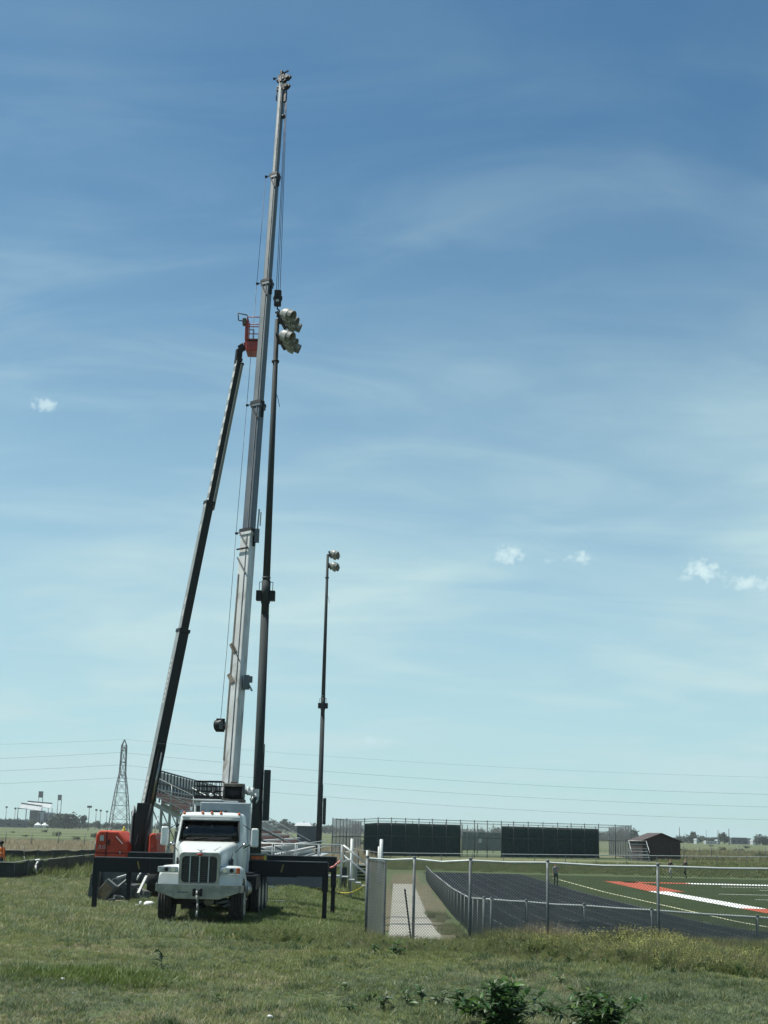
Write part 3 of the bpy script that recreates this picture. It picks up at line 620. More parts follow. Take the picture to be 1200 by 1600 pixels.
# ------------------------------------------------------------------ flood-light poles (second is a copy of the first)
YP = 56.5
def light_pole():
    base = onground(398.5, 1400); base = Vector(((399.5 - 600) * YP / 2274, YP, 0)); base.z = g(base.x, base.y)
    top = pix(428, 499, YP).z - base.z
    p = thing('light_pole', 'tall dark steel floodlight pole behind the crane truck', 'light pole', base, 'floodlight poles')
    MB().cyl((0, 0, -.2), (0, 0, top * .47), .205, .165, 16).build('lower_shaft', M['pole'], p)
    MB().cyl((0, 0, top * .468), (0, 0, top), .158, .095, 16).build('upper_shaft', M['pole'], p)
    zc = pix(414, 931, YP).z - base.z
    MB().cyl((0, 0, zc - .3), (0, 0, zc + .62), .185, .178, 16).build('collar', M['pole'], p)
    MB().cyl((0, 0, zc + .72), (0, 0, zc + .76), .175, .175, 16).build('joint_ring', M['galv'], p)
    for sx in (-1, 1):
        bx = MB().box((sx * .27, 0, zc), (.22, .34, .40)).build('ballast_box', M['black'], p, bevel=.012)
        MB().tube([(sx * .17, 0, zc + .56), (sx * .27, 0, zc + .56), (sx * .27, 0, zc + .2)], .014, 5).build('bracket', M['pole'], bx)
    z0 = pix(410, 1282, YP).z - base.z; z1 = pix(413, 1203, YP).z - base.z
    cab = MB().box((.36, .02, (z0 + z1) / 2), (.235, .4, z1 - z0)).build('equipment_cabinet', M['pole'], p, bevel=.012)
    for f in (.06, .36, .62, .92): MB().box((.235, .02, z0 + (z1 - z0) * f), (.09, .12, .05)).build('strap', M['galv'], cab)
    cdt = MB().tube([(.215, .0, z0 - 1.5), (.20, .0, z1 + .3), (.205, 0, z1 + 1.0)], .018, 6).build('conduit', M['galv'], p)
    MB().tube([(.11, 0, top * .86), (.17, 0, top * .853), (.25, -.02, top * .838)], .014, 5).build('loose_strap', M['pole'], p)
    MB().cyl((0, 0, top - 1.9), (0, 0, top - 1.82), .16, .16, 12).build('clamp', M['black'], p)
    # two cross-arms with four floodlights each; the lamps look out over the field
    yaw = R(7)
    for ri, zz in enumerate((top - .12, top - 1.02)):
        ax = Vector((math.sin(yaw) * .95, math.cos(yaw), 0)).normalized(); fw = Vector((ax.y, -ax.x, 0))
        c0 = Vector((.20, 0, zz))
        arm = MB().bar(c0 - ax * .85, c0 + ax * .85, .10, .10).bar(c0 - Vector((.14, 0, 0)), c0 + fw * .05, .14, .14).build('cross_arm', M['black'], p)
        for li, s in enumerate((-.68, 0, .68)):
            tilt = R(-24); d = (fw * math.cos(tilt) + Vector((0, 0, math.sin(tilt)))); d = (Matrix.Rotation(R(-16 + 13 * li), 3, 'Z') @ d).normalized()
            up = (Vector((0, 0, 1)) - d * d.z).normalized(); side = d.cross(up)
            c = c0 + ax * s + fw * .22 + Vector((0, 0, .08 if ri else .12)); L_ = .26; rr = .255
            ringf = lambda t, r_: [c + d * t + (up * math.cos(2 * math.pi * i / 16) + side * math.sin(2 * math.pi * i / 16)) * r_ for i in range(16)]
            fl = MB().loft([ringf(-.16, .09), ringf(-.1, .17), ringf(.0, .22), ringf(.05, rr), ringf(.22, rr), ringf(.225, rr * 1.03), ringf(.26, rr * 1.03)]).build('floodlight', M['lampshell'], p)
            MB().loft([ringf(.262, rr * .93), ringf(.275, rr * .6), ringf(.278, .02)]).build('lamp_lens', M['lampface'], fl)
            vis = MB()                                    # half-round visor
            n = 12; vs = []
            for t in (.26, .46):
                for i in range(n + 1):
                    a = R(-105 + 210 * i / n); vs.append(c + d * (t if t < .5 else t - .08 * abs(math.sin(a))) + (up * math.cos(a) + side * math.sin(a)) * rr * 1.0)
            vis.add(vs, [(i, i + 1, n + 2 + i, n + 1 + i) for i in range(n)], True); vis.build('visor', M['lampshell'], fl)
            MB().bar(c0 + ax * s, c - d * .02, .05, .09).build('yoke', M['galv'], fl)
            MB().box(c - d * .3 + Vector((0, 0, -.05)), (.14, .12, .12)).build('ballast', M['galv'], fl)
    return p, top
pole, POLE_TOP = light_pole()
pb = copy_tree(pole); pb['label'] = 'farther floodlight pole beside the bleachers, its lamps whole and clear of any lift'
# distance of the far pole from the height it shows
lo_, hi_ = 70, 160
for _ in range(40):
    Y = (lo_ + hi_) / 2; x = (497 - 600) * Y / 2274; yy = proj((x + .05, Y, g(x, Y) + POLE_TOP))[1]
    if yy < 866: lo_ = Y
    else: hi_ = Y
pb.location = ((498 - 600) * Y / 2274, Y, g((498 - 600) * Y / 2274, Y)); pb.rotation_euler.z = R(4)
print('pole top', POLE_TOP, 'far pole Y', Y)
# ------------------------------------------------------------------ crane truck
TX, TY = -5.30, 42.0
T = thing('crane_truck', 'white conventional crane truck on black outriggers with its long telescopic boom raised', 'crane truck', (TX, TY, 0))
def tw(p): return Vector(p) - Vector((TX, TY, 0))
# frame and underbody
MB().bar((-.43, .5, .82), (-.43, 10.6, .82), .09, .28).bar((.43, .5, .82), (.43, 10.6, .82), .09, .28).build('frame_rail', M['black'], T)
MB().box((0, 1.0, .72), (.9, .9, .5)).box((0, 1.25, .5), (1.7, .18, .2)).cyl((0, 1.25, .5), (0, 3.4, .62), .16, .12, 10).box((-.35, .9, .45), (.28, .4, .25)).build('front_axle', M['black'], T, bevel=.02)
def wheel(x, y, r=.53, w=.40, dual=False, side=1):
    h = M['rubber']; y0 = y; lift = -.11
    def ring(xx, rr, n=26): return [Vector((x + xx, y0 + rr * math.cos(2 * math.pi * i / n), r + lift + rr * math.sin(2 * math.pi * i / n))) for i in range(n)]
    tb = MB()
    for off in ((0,) if not dual else (-.17 * side, .17 * side)):
        ww = w if not dual else .27
        prof = [(-ww / 2 * .86, r * .58), (-ww / 2, r * .72), (-ww / 2, r * .88), (-ww / 2 * .86, r * .985)]
        for gk in (-.6, -.2, .2, .6): prof += [((gk - .12) * ww / 2, r), ((gk - .1) * ww / 2, r * .972), ((gk + .1) * ww / 2, r * .972), ((gk + .12) * ww / 2, r)]
        prof += [(ww / 2 * .86, r * .985), (ww / 2, r * .88), (ww / 2, r * .72), (ww / 2 * .86, r * .58)]
        tb.loft([[Vector((p.x + off, p.y, p.z)) for p in ring(a, b_)] for a, b_ in prof], caps=False)
    wl = tb.build('wheel', h, T)
    o = (w / 2 if not dual else .30) * side
    MB().loft([ring(o * .98, r * .60), ring(o * 1.02, r * .57), ring(o * .72, r * .5), ring(o * .55, r * .3), ring(o * (1.0 if not dual else .7), r * .26), ring(o * (1.02 if not dual else .72), r * .02)]).build('rim', M['dullchrome'], wl)
    MB().cyl((x - .2 * side, y0, r + lift), (x - .02 * side, y0, r + lift), r * .6, r * .6, 20).build('brake_drum', M['black'], wl)
for s in (-1, 1): wheel(s * 1.03, 1.25, .575, .42, side=s)
for y in (6.2, 7.55, 8.9): 
    for s in (-1, 1): wheel(s * .96, y, .56, .3, True, s)
for s in (-1, 1):
    MB().box((s * 1.0, 4.9, .95), (.62, 1.5, .45)).build('tool_box', M['black'], T, bevel=.03)
    MB().loft([[Vector((s * .95 + .27 * math.cos(a), y, .78 + .27 * math.sin(a))) for a in np.linspace(0, 2 * math.pi, 17)[:-1]] for y in (2.55, 3.85)]).build('fuel_tank', M['dullchrome'], T)
    MB().box((s * 1.06, 2.45, .45), (.02, .5, .7)).build('mud_flap', M['galv'] if s > 0 else M['black'], T)
    MB().box((s * .95, 9.7, .45), (.6, .02, .7)).build('mud_flap', M['rubber'], T)
    MB().box((s * .98, 7.5, 1.13), (.55, 4.2, .05)).build('rear_fender', M['black'], T)
# bumper: plate with cut-up corners
bp = [(-1.2, 1.02), (1.2, 1.02), (1.2, .80), (.62, .60), (-.62, .60), (-1.2, .80)]
MB().prism(bp, .0, .09, 'y').build('bumper', M['dullchrome'], T, bevel=.02)
MB().bar((-1.2, .05, .9), (-1.24, .55, .9), .05, .2).bar((1.2, .05, .9), (1.24, .55, .9), .05, .2).build('bumper_end', M['dullchrome'], T)
MB().box((-.42, -.004, .795), (.30, .008, .035)).build('bumper_plate', M['galv'], T)
hk = MB().box((0, -.05, .80), (.25, .09, .15)).box((-.1, -.06, .80), (.07, .1, .22)).box((.1, -.06, .80), (.07, .1, .22)).build('tow_hook', M['black'], T, bevel=.02)
MB().tube([(0, -.11, .84), (.0, -.16, .72), (.04, -.17, .5), (.04, -.15, .3), (.02, -.14, .12)], .032, 7).build('tow_strap', M['lampshell'], hk)
MB().bar((-.02, -.14, .3), (.09, -.1, .06), .02, .012).build('strap_tail', M['galv'], hk)
MB().ball((.28, .5, .52), .15, 10, 7, (1, 1, .8)).build('oil_pan', M['tan'], T); MB().cyl((.5, .45, .48), (.85, .5, .56), .045, .045, 8).cyl((.72, .45, .38), (.9, .5, .48), .04, .04, 8).build('tie_rod', M['galv'], T)
MB().cyl((-1.17, -.02, 1.0), (-1.17, -.02, 1.03), .03, .03, 8).build('corner_lamp', M['chrome'], T)
# grille with crown shaped surround
gx = .585
def gout(wd, z0, z1, r): 
    pts = []
    for px_, pz in rrect(wd * 2, z1 - z0, r, 4): pts.append((px_, (z0 + z1) / 2 + pz))
    return pts
G_o = gout(gx, .96, 1.89, .10); G_i = gout(gx - .075, 1.06, 1.80, .11)
gr = MB(); n = len(G_o)
vs = [(x, .12, z) for x, z in G_o] + [(x, .12, z) for x, z in G_i] + [(x, .40, z) for x, z in G_o] + [(x, .19, z) for x, z in G_i]
gr.add(vs, [(i, (i + 1) % n, n + (i + 1) % n, n + i) for i in range(n)] + [(i, 2 * n + i, 2 * n + (i + 1) % n, (i + 1) % n) for i in range(n)] + [(n + i, n + (i + 1) % n, 3 * n + (i + 1) % n, 3 * n + i) for i in range(n)])
grl = gr.build('grille', M['dullchrome'], T)
MB().add([(x, .185, z) for x, z in G_i], [tuple(range(n))]).build('grille_screen', M['grille'], grl)
for x in (-.27, -.0, .27): MB().box((x, .15, 1.43), (.035, .05, .73)).build('grille_bar', M['galv_rail'], grl, bevel=.008)
for z in np.arange(1.12, 1.78, .055): MB().box((0, .178, z), (.98, .012, .012)).build('grille_slat', M['black'], grl)
MB().ball((0, .10, 1.845), .1, 14, 6, (1, .25, .36)).build('badge', M['darkred'], grl)
bd = MB()                                                      # hood ornament
for s in (-1, 1): bd.bar((0, .26, 1.93), (s * .10, .34, 1.99), .03, .012)
bd.bar((0, .2, 1.93), (0, .42, 1.97), .03, .03).build('hood_ornament', M['chrome'], T, bevel=.004)
# hood: lofted from the grille back to the cowl
def hsec(y, wb, wt, zb, zt, r):
    pts = []
    for px_, pz in rrect(2, zt - zb, r, 5):
        f = (pz + (zt - zb) / 2) / (zt - zb); pts.append(Vector((px_ * (wb + (wt - wb) * f) / 1.0, y, (zt + zb) / 2 + pz)))
    return pts
MB().loft([hsec(.30, .605, .57, .97, 1.905, .12), hsec(.6, .63, .59, .97, 1.965, .14), hsec(1.2, .72, .67, .97, 2.05, .16), hsec(1.75, .84, .80, .97, 2.14, .18), hsec(2.12, .93, .89, .97, 2.20, .18)]).build('hood', M['white'], T)
MB().bar((.36, .55, 1.965), (.52, 1.75, 2.12), .012, .01).build('hood_seam', M['galv'], T)
for s in (-1, 1): MB().bar((s * .60, .45, 1.12), (s * .92, 2.1, 1.2), .014, .014).build('hood_side_seam', M['plastic_dk'], T); MB().box((s * .30, 3.0, 3.09), (.05, .35, .05)).build('roof_horn', M['chrome'], T, bevel=.015)
for s in (-1, 1):
    MB().box((s * .815, 1.42, 1.62), (.035, .34, .2), Matrix.Rotation(R(-10), 3, 'X')).build('side_vent', M['black'], T, bevel=.03)
    MB().bar((s * .70, .95, 1.2), (s * .80, 1.52, 1.88), .02, .012).build('hood_latch_line', M['galv'], T)
    # fender: crowned arch over the wheel
    prof = [(.14, .98), (.13, 1.30), (.17, 1.44), (.28, 1.525), (.55, 1.555), (1.25, 1.555), (1.72, 1.50), (1.98, 1.33), (2.08, 1.05), (2.10, .72), (1.93, .72)]
    arch = [(1.25 + .66 * math.cos(R(a)), .53 + .66 * math.sin(R(a))) for a in range(18, 146, 12)]
    poly = prof + arch + [(.60, .98)]
    fm = MB().prism(poly, s * .56, s * 1.20, 'x')
    fm.v = [(x_ - (s * .10 * max(0, z_ - 1.02) if abs(x_) > 1 else 0), y_ + (.10 * max(0, z_ - 1.0) if y_ < .5 else 0) + (.16 if abs(x_) > 1 and y_ < .3 else 0), z_ - (.05 if abs(x_) > 1 and z_ > 1.4 else 0)) for x_, y_, z_ in fm.v]
    fm.build('fender', M['white'], T, bevel=.10, seg=4, esel=lambda e: min(v.co.z for v in e.verts) > 1.2 and max(v.co.z for v in e.verts) > 1.3)
    hl = MB().loft([[Vector((s * .88 + px_ * (1 - k * .2), .115 - k * .0 + (.0 if k == 0 else -.03), 1.415 + pz * (1 - k * .25))) for px_, pz in rrect(.58, .19, .06, 3)] for k in (0, 1)], smooth=False).build('headlight', M['lens'], T, bevel=.01)
    for dx_ in (-.14, .06): MB().cyl((s * (.88 + dx_), .09, 1.415), (s * (.88 + dx_), .075, 1.415), .062, .062, 12).build('lamp_bowl', M['glass' if dx_ > 0 else 'chrome'], hl)
    MB().box((s * 1.13, .10, 1.415), (.11, .07, .16)).build('turn_signal', M['amber'] if s > 0 else M['lens'], hl, bevel=.015)
# cab
def cabring(z, yf, yb, w, r=.14): return [Vector((px_, (yf + yb) / 2 + py_, z)) for px_, py_ in rrect(w, yb - yf, r, 4)]
cab_mb = MB().loft([cabring(.95, 2.12, 3.75, 1.96), cabring(1.6, 2.1, 3.75, 2.04), cabring(2.10, 2.10, 3.75, 2.04), cabring(2.18, 2.13, 3.75, 2.02), cabring(2.82, 2.44, 3.75, 1.92), cabring(2.96, 2.42, 3.76, 1.88), cabring(3.05, 2.55, 3.70, 1.72), cabring(3.075, 2.8, 3.5, 1.3)])
del cab_mb.f[3 * 20 + 14]; del cab_mb.sm[3 * 20 + 14]                # the windscreen opening
cab = cab_mb.build('cab', M['white'], T)
li = MB()
for q4 in (((-.9, 3.6, 1.9), (.9, 3.6, 1.9), (.86, 3.6, 2.9), (-.86, 3.6, 2.9)), ((-.9, 2.2, 1.9), (-.9, 3.6, 1.9), (-.86, 3.6, 2.9), (-.86, 2.48, 2.9)), ((.9, 2.2, 1.9), (.9, 3.6, 1.9), (.86, 3.6, 2.9), (.86, 2.48, 2.9)), ((-.86, 2.46, 2.9), (.86, 2.46, 2.9), (.86, 3.6, 2.9), (-.86, 3.6, 2.9)), ((-.9, 2.2, 2.0), (.9, 2.2, 2.0), (.9, 3.6, 2.0), (-.9, 3.6, 2.0))): li.quad(*q4)
li.build('cab_lining', M['cabin'], cab)
MB().box((0, 2.42, 2.13), (1.66, .34, .14)).build('dashboard', M['cabin'], cab, bevel=.03)
for sx in (-.46, .46):
    MB().box((sx, 3.15, 2.3), (.5, .18, .7)).box((sx, 3.16, 2.72), (.28, .12, .16)).build('seat_back', M['plastic_dk'], cab, bevel=.04)
MB().tube([Vector((.46 + .21 * math.cos(a), 2.72 - .09 * math.sin(a), 2.3 + .17 * math.sin(a))) for a in np.linspace(0, 2 * math.pi, 19)], .018, 6).cyl((.46, 2.72, 2.3), (.46, 2.5, 2.18), .03, .03, 8).build('steering_wheel', M['rubber'], cab)
MB().box((.50, 2.40, 2.215), (.42, .22, .012), Matrix.Rotation(R(14), 3, 'X')).build('paper_sheet', M['bagwhite'], cab)
MB().box((.03, 2.52, 2.66), (.07, .02, .12)).build('pass_card', M['bagwhite'], cab); MB().box((-.1, 2.52, 2.60), (.5, .02, .03)).build('sun_strip', M['galv'], cab)
def cabpt(u, v, o=.0):   # a point on the raked front, u across -1..1, v 0..1 up the glass
    z = 2.18 + (2.82 - 2.18) * v; y = 2.13 + (2.44 - 2.13) * v; w = 1.01 + (.96 - 1.01) * v
    return Vector((u * (w - .0), y - o, z + o * .4))
ws = MB(); vs = []
for layer, o_ in ((0, .012), (1, -.05)):
    for v in (.05, .97):
        for u in np.linspace(-.885, .885, 9): vs.append(cabpt(u, v, o_))
fs = [(i, i + 1, 10 + i, 9 + i) for i in range(8)]
fs += [(18 + i, 27 + i, 28 + i, 19 + i) for i in range(8)] + [(i, 18 + i, 19 + i, i + 1) for i in range(8)] + [(9 + i, 10 + i, 28 + i, 27 + i) for i in range(8)] + [(0, 9, 27, 18), (8, 26, 35, 17)]
wsh = ws.add(vs, fs, True).build('windshield', M['clear'], T)
edge = [cabpt(u, .03, .02) for u in np.linspace(-.9, .9, 9)] + [cabpt(u, .985, .02) for u in np.linspace(.9, -.9, 9)]; edge.append(edge[0])
MB().tube(edge, .018, 5).build('window_seal', M['rubber'], wsh)
for u in (-.45, .35): MB().bar(cabpt(u, .04, .035), cabpt(u + .42, .16, .03), .015, .01).build('wiper', M['black'], wsh)
MB().box((0, 2.46, 2.93), (1.78, .12, .035), Matrix.Rotation(R(8), 3, 'X')).build('sun_visor', M['cream'], T, bevel=.012)
for s in (-1, 1):
    MB().add([(s * 1.008, 2.42, 2.2), (s * 1.008, 3.25, 2.2), (s * .955, 3.25, 2.82), (s * .96, 2.58, 2.82), (s * .95, 2.42, 2.2), (s * .95, 3.25, 2.2), (s * .90, 3.25, 2.82), (s * .90, 2.58, 2.82)], [(0, 1, 2, 3), (7, 6, 5, 4), (0, 4, 5, 1), (1, 5, 6, 2), (2, 6, 7, 3), (3, 7, 4, 0)]).build('side_window', M['glass'], T, bevel=.008)
    dr = MB().box((s * 1.022, 2.85, 1.62), (.012, .98, .98)).build('door', M['white'], T, bevel=.004); MB().box((s * 1.035, 3.18, 1.95), (.03, .16, .04)).build('handle', M['chrome'], dr)
    MB().box((s * 1.0, 2.85, .8), (.25, .8, .06)).box((s * 1.0, 2.85, .5), (.25, .8, .06)).build('cab_step', M['dullchrome'], T)
    mr = MB().box((s * 1.37, 2.28, 2.34), (.235, .16, .56), taper=.92).build('mirror', M['white'], T, bevel=.05, seg=3)
    MB().tube([(s * 1.0, 2.4, 2.72), (s * 1.25, 2.33, 2.55)], .014, 5).tube([(s * 1.0, 2.4, 2.0), (s * 1.25, 2.33, 2.14)], .016, 5).build('mirror_arm', M['black'], mr)
    MB().ball((s * 1.10, 2.0, 2.12), .075, 10, 7, (1.1, 1, .8)).build('convex_mirror', M['chrome'], mr)
    MB().cyl((s * .85, 1.7, 1.9), (s * 1.05, 1.9, 2.1), .012, .012, 5).build('mirror_stalk', M['black'], mr)
for x in (-.84, -.28, 0, .28, .84): MB().ball((x, 2.53, 3.06 - abs(x) * .03), .045, 8, 6, (1, 1.6, 1)).build('marker_light', M['amber'], T)
st = MB().cyl((-1.12, 3.95, 1.0), (-1.12, 3.95, 2.75), .075, .075, 12).tube([(-1.12, 3.95, 2.75), (-1.12, 3.93, 2.95), (-1.07, 3.85, 3.1)], .07, 12).build('exhaust_stack', M['chrome'], T)
MB().cyl((-1.12, 3.95, 1.4), (-1.12, 3.95, 2.45), .11, .11, 12).build('heat_shield', M['dullchrome'], st)
MB().bar((-1.28, 3.9, 2.62), (-.9, 3.9, 2.85), .05, .05).build('stack_bracket', M['black'], st)
MB().box((-1.12, 4.0, 1.75), (.36, .45, 1.5)).build('air_cleaner', M['plastic_dk'], T, bevel=.04)
# deck, crane housing, operator cab
MB().box((0, 7.6, 1.18), (2.3, 6.6, .12)).build('deck', M['black'], T, bevel=.01)
MB().box((0, 6.2, .98), (1.1, 3.2, .3)).build('subframe', M['black'], T)
hb = MB().box((.09, 5.55, 2.3), (1.62, .5, 2.25)).build('crane_housing', M['cream'], T, bevel=.03)
MB().box((-.10, 5.295, 3.04), (.46, .03, .2)).build('housing_recess', M['black'], hb); MB().box((-.10, 5.28, 3.15), (.56, .05, .03)).build('recess_lip', M['galv'], hb)
text('riest', .17, M['black'], hb, Matrix.Translation((.40, 5.29, 3.07)) @ Matrix.Rotation(R(90), 4, 'X'), shear=.35)
oc = MB().loft([[Vector((-.52 + px_, 6.15 + py_, z)) for px_, py_ in rrect(w_, 1.3, .1, 3)] for z, w_ in ((1.3, .9), (2.2, .92), (3.35, .86), (3.46, .8))]).build('operator_cab', M['white'], T)
MB().box((-.72, 5.49, 2.85), (.30, .02, .9)).build('cab_window', M['glass'], oc, bevel=.005); MB().box((-.985, 6.1, 2.85), (.02, .8, .85)).build('cab_window', M['glass'], oc, bevel=.005)
MB().box((-.52, 6.1, 3.49), (.95, 1.4, .06)).build('cab_roof', M['white'], oc, bevel=.02)
MB().cyl((-1.05, 5.5, 2.0), (-1.05, 5.5, 3.4), .02, .02, 6).build('grab_rail', M['black'], oc); MB().box((-1.03, 5.45, 3.2), (.06, .08, .12)).build('work_lamp', M['chrome'], oc)
# turntable and boom foot
MB().cyl((.25, 7.0, 1.24), (.25, 7.0, 1.5), .7, .7, 24).build('slewing_ring', M['black'], T)
MB().box((.25, 7.0, 2.4), (1.0, 1.2, 1.9)).build('turret', M['white'], T, bevel=.05)
FOOT = tw(pix(359.5, 1224, TY + 7.0)); TIP = tw(pix(441, 128, 57.2)); AX = (TIP - FOOT).normalized()
FOOT0 = FOOT - AX * 1.6
def at_y(y):     # point of the boom axis that shows at photo row y
    lo_, hi_ = -.2, 1.2
    for _ in range(50):
        m_ = (lo_ + hi_) / 2; q = FOOT.lerp(TIP, m_)
        if proj(q + Vector((TX, TY, 0)))[1] > y: lo_ = m_
        else: hi_ = m_
    return FOOT.lerp(TIP, m_)
up = Matrix.Rotation(R(-24), 3, AX) @ (Vector((0, -1, 0)) - AX * AX.dot(Vector((0, -1, 0)))).normalized()
sx_ = AX.cross(up).normalized(); rt = sx_ if sx_.x > 0 else -sx_     # rt points to the right in view
secs = [(1224, 832, .42, .46, 'boom_white'), (840, 632, .36, .39, 'boom_steel'), (640, 442, .31, .34, 'boom_grey'), (450, 275, .265, .29, 'boom_grey'), (283, 122, .22, .24, 'boom_grey')]
for i, (ya_, yb_, w_, h_, mm) in enumerate(secs):
    a = FOOT0 if i == 0 else at_y(ya_ + 25); b_ = at_y(yb_)
    bs = MB().bar(a, b_, w_, h_, up).build('boom_section', M[mm], T, bevel=.03)
    fo = up * (h_ / 2 + .012)
    # plate seam lengthwise and the collar at the top end
    MB().bar(a + fo + rt * (w_ * .18), b_ + fo + rt * (w_ * .18), .022, .02, up).build('seam_strip', M['galv'] if i else M['boom_grey'], bs)
    c0 = b_ - AX * .55
    MB().bar(c0 + AX * .35, b_ + AX * .03, w_ + .07, h_ + .07, up).build('collar', M[mm], bs, bevel=.01)
    MB().bar(b_ - AX * .06, b_ + AX * .06, w_ + .09, h_ + .09, up).build('collar_lip', M['black'], bs)
    ears = MB()
    for t_ in (0,) if i else (0, -1.05): ears.bar(b_ + fo * 1.1 - rt * (w_ / 2 + .04) + AX * (t_ - .05), b_ + fo * 1.1 + rt * (w_ * .35) + AX * (t_ - .75), .05, .03, up)
    ears.build('diagonal_strap', M['black'] if i else M['galv'], bs)
    MB().bar(b_ - rt * (w_ / 2 + .02) + up * .1, b_ - rt * (w_ / 2 + .22) + up * .1, .03, .03).box(b_ - rt * (w_ / 2 + .25) + up * .1, (.1, .1, .07)).build('hose_guide', M['black'], bs)
    MB().bar(b_ + rt * (w_ / 2 + .03) - AX * .6, b_ + rt * (w_ / 2 + .03) + AX * .1, .07, .1, rt).build('sheave_plate', M['black'], bs)
w0, h0 = .42, .46
q = at_y(832); bx = MB().box(q + rt * (.36) + AX * -.2, (.16, .2, .5)).bar(q + rt * .36 + AX * .0, q + rt * .38 + AX * .9, .05, .05).bar(q + rt * .46 + AX * .2, q + rt * .46 + AX * .75, .04, .05).build('jib_bracket', M['boom_grey'], T)
q = at_y(1068); MB().box(q + rt * .36, (.2, .26, .5)).box(q + rt * .52 + Vector((0, 0, .08)), (.12, .2, .22)).bar(q + rt * .45 - AX * .1, q + rt * .6 - AX * .35, .06, .06).build('side_winch', M['boom_grey'], T, bevel=.015)
q = at_y(862); MB().bar(q + up * .30 - rt * .28, q + up * .30 + rt * .2, .05, .05).build('cross_bar', M['black'], T)
q = at_y(1008)
for dq in (0, -1.15): MB().bar(q + AX * dq + up * .25 - rt * .24, q + AX * (dq - .35) + up * .25 - rt * .05, .16, .02, up).build('rust_plate', M['rust'], T)
MB().bar(q + up * .25 - rt * .22, q - AX * .75 + up * .25 + rt * .18, .03, .02, up).build('diagonal_strap', M['black'], T)
MB().bar(at_y(900) + up * .243 - rt * .16, at_y(1190) + up * .243 - rt * .18, .05, .012, up).build('rust_streak', M['rust'], T)
# hose reel on the left and its hose to the tip
q = at_y(1132) - rt * .5 + up * .1
rl = MB().cyl(q - rt * .17, q + rt * .12, .2, .2, 16).box(q + rt * .0 + Vector((0, 0, .0)), (.3, .1, .46)).build('hose_reel', M['black'], T, bevel=.01)
MB().box(q + rt * .05 + Vector((0, -.24, -.02)), (.13, .03, .26)).build('reel_label', M['plastic_dk'], rl); MB().bar(q + rt * .1, q + rt * .4, .08, .1).build('reel_bracket', M['galv'], rl)
MB().tube([q + Vector((0, 0, .2))] + [at_y(yy) - rt * (w_ / 2 + .26) + up * .1 for yy, w_ in ((1008, .44), (832, .44), (632, .385), (442, .34), (275, .295))], .011, 4).build('hose', M['black'], T)
# boom head
hd = MB().bar(TIP - AX * .1, TIP + AX * .55, .12, .34, up).build('boom_head', M['black'], T, bevel=.02)
for t_, s_ in ((.1, .38), (-.42, .36)):
    MB().add([TIP + AX * (t_ + .12) + rt * .1, TIP + AX * (t_ + .05) + rt * (.08 + s_), TIP + AX * (t_ - .06) + rt * (.08 + s_), TIP + AX * (t_ - .2) + rt * .1] + [p_ + up * .12 for p_ in (TIP + AX * (t_ + .12) + rt * .1, TIP + AX * (t_ + .05) + rt * (.08 + s_), TIP + AX * (t_ - .06) + rt * (.08 + s_), TIP + AX * (t_ - .2) + rt * .1)], [(0, 1, 2, 3), (7, 6, 5, 4), (0, 4, 5, 1), (1, 5, 6, 2), (2, 6, 7, 3), (3, 7, 4, 0)]).build('sheave_arm', M['black'], hd)
    MB().cyl(TIP + AX * t_ + rt * (s_ * .72) - up * .06, TIP + AX * t_ + rt * (s_ * .72) + up * .18, .1, .1, 12).build('sheave', M['black'], hd)
MB().bar(TIP + AX * .1 - rt * .12, TIP + AX * .12 - rt * .26, .1, .12, up).bar(TIP - AX * .25 - rt * .1, TIP - AX * .25 - rt * .24, .08, .1, up).bar(TIP - AX * .42 - rt * .12, TIP - AX * .42 - rt * .25, .08, .1, up).tube([TIP - AX * .5 - rt * .24, TIP - AX * 1.0 - rt * .23, TIP - AX * 1.05 - rt * .18], .03, 5).build('head_fittings', M['black'], hd)
MB().bar(TIP + AX * .5, TIP + AX * .56 + rt * .28, .05, .05).bar(TIP - AX * .7 + rt * .22, TIP - AX * 1.25 + rt * .2, .1, .1, up).build('anemometer_arm', M['black'], hd)
# hoist ropes and hook block, hanging plumb over the light pole
HK = tw(pix(434.5, 454, 57.2)); hx, hy = HK.x, HK.y
for k, dx_ in enumerate((-.075, .0, .085)): MB().tube([TIP + rt * (.2 + .03 * k) - AX * .3, (hx + dx_, hy, HK.z)], .013, 5).build('hoist_rope', M['black'], T)
MB().tube([TIP + rt * .22 - AX * 1.0, TIP + rt * .17 - AX * 2.0], .014, 5).ball(TIP + rt * .19 - AX * 2.1, .1, 8, 6).build('anti_two_block_weight', M['black'], T)
hkz = tw(pix(433, 478, 57.2)).z
HB = thing('hook_block', 'black crane hook block hanging from ropes above the floodlights', 'hook block', Vector((TX + hx, TY + hy, hkz)))
hh = HK.z - hkz
MB().box((0, 0, hh * .5), (.30, .26, hh)).build('block_body', M['black'], HB, bevel=.03); MB().box((0, -.14, hh * .28), (.13, .02, .1)).build('block_label', M['printwhite'], HB)
for s in (-1, 1): MB().cyl((s * .15, 0, hh * .5), (s * .19, 0, hh * .5), .1, .1, 10).build('cheek_plate', M['black'], HB)
MB().tube([(0, 0, 0), (0, 0, -.14), (.09, 0, -.2), (.08, 0, -.32), (-.03, 0, -.34), (-.08, 0, -.27)], .032, 7).build('hook', M['black'], HB)
sz = YP and (pole.location.z + POLE_TOP) - hkz
SL = MB().tube([(0, 0, -.33), (-.12 + pole.location.x + .14 - TX - hx, pole.location.y - TY - hy - .5, sz - .05)], .032, 6).tube([(0, 0, -.33), (pole.location.x + .42 - TX - hx, pole.location.y - TY - hy - .9, sz - .1)], .032, 6).build('lifting_sling', M['plastic_dk'], None); SL.location = HB.location
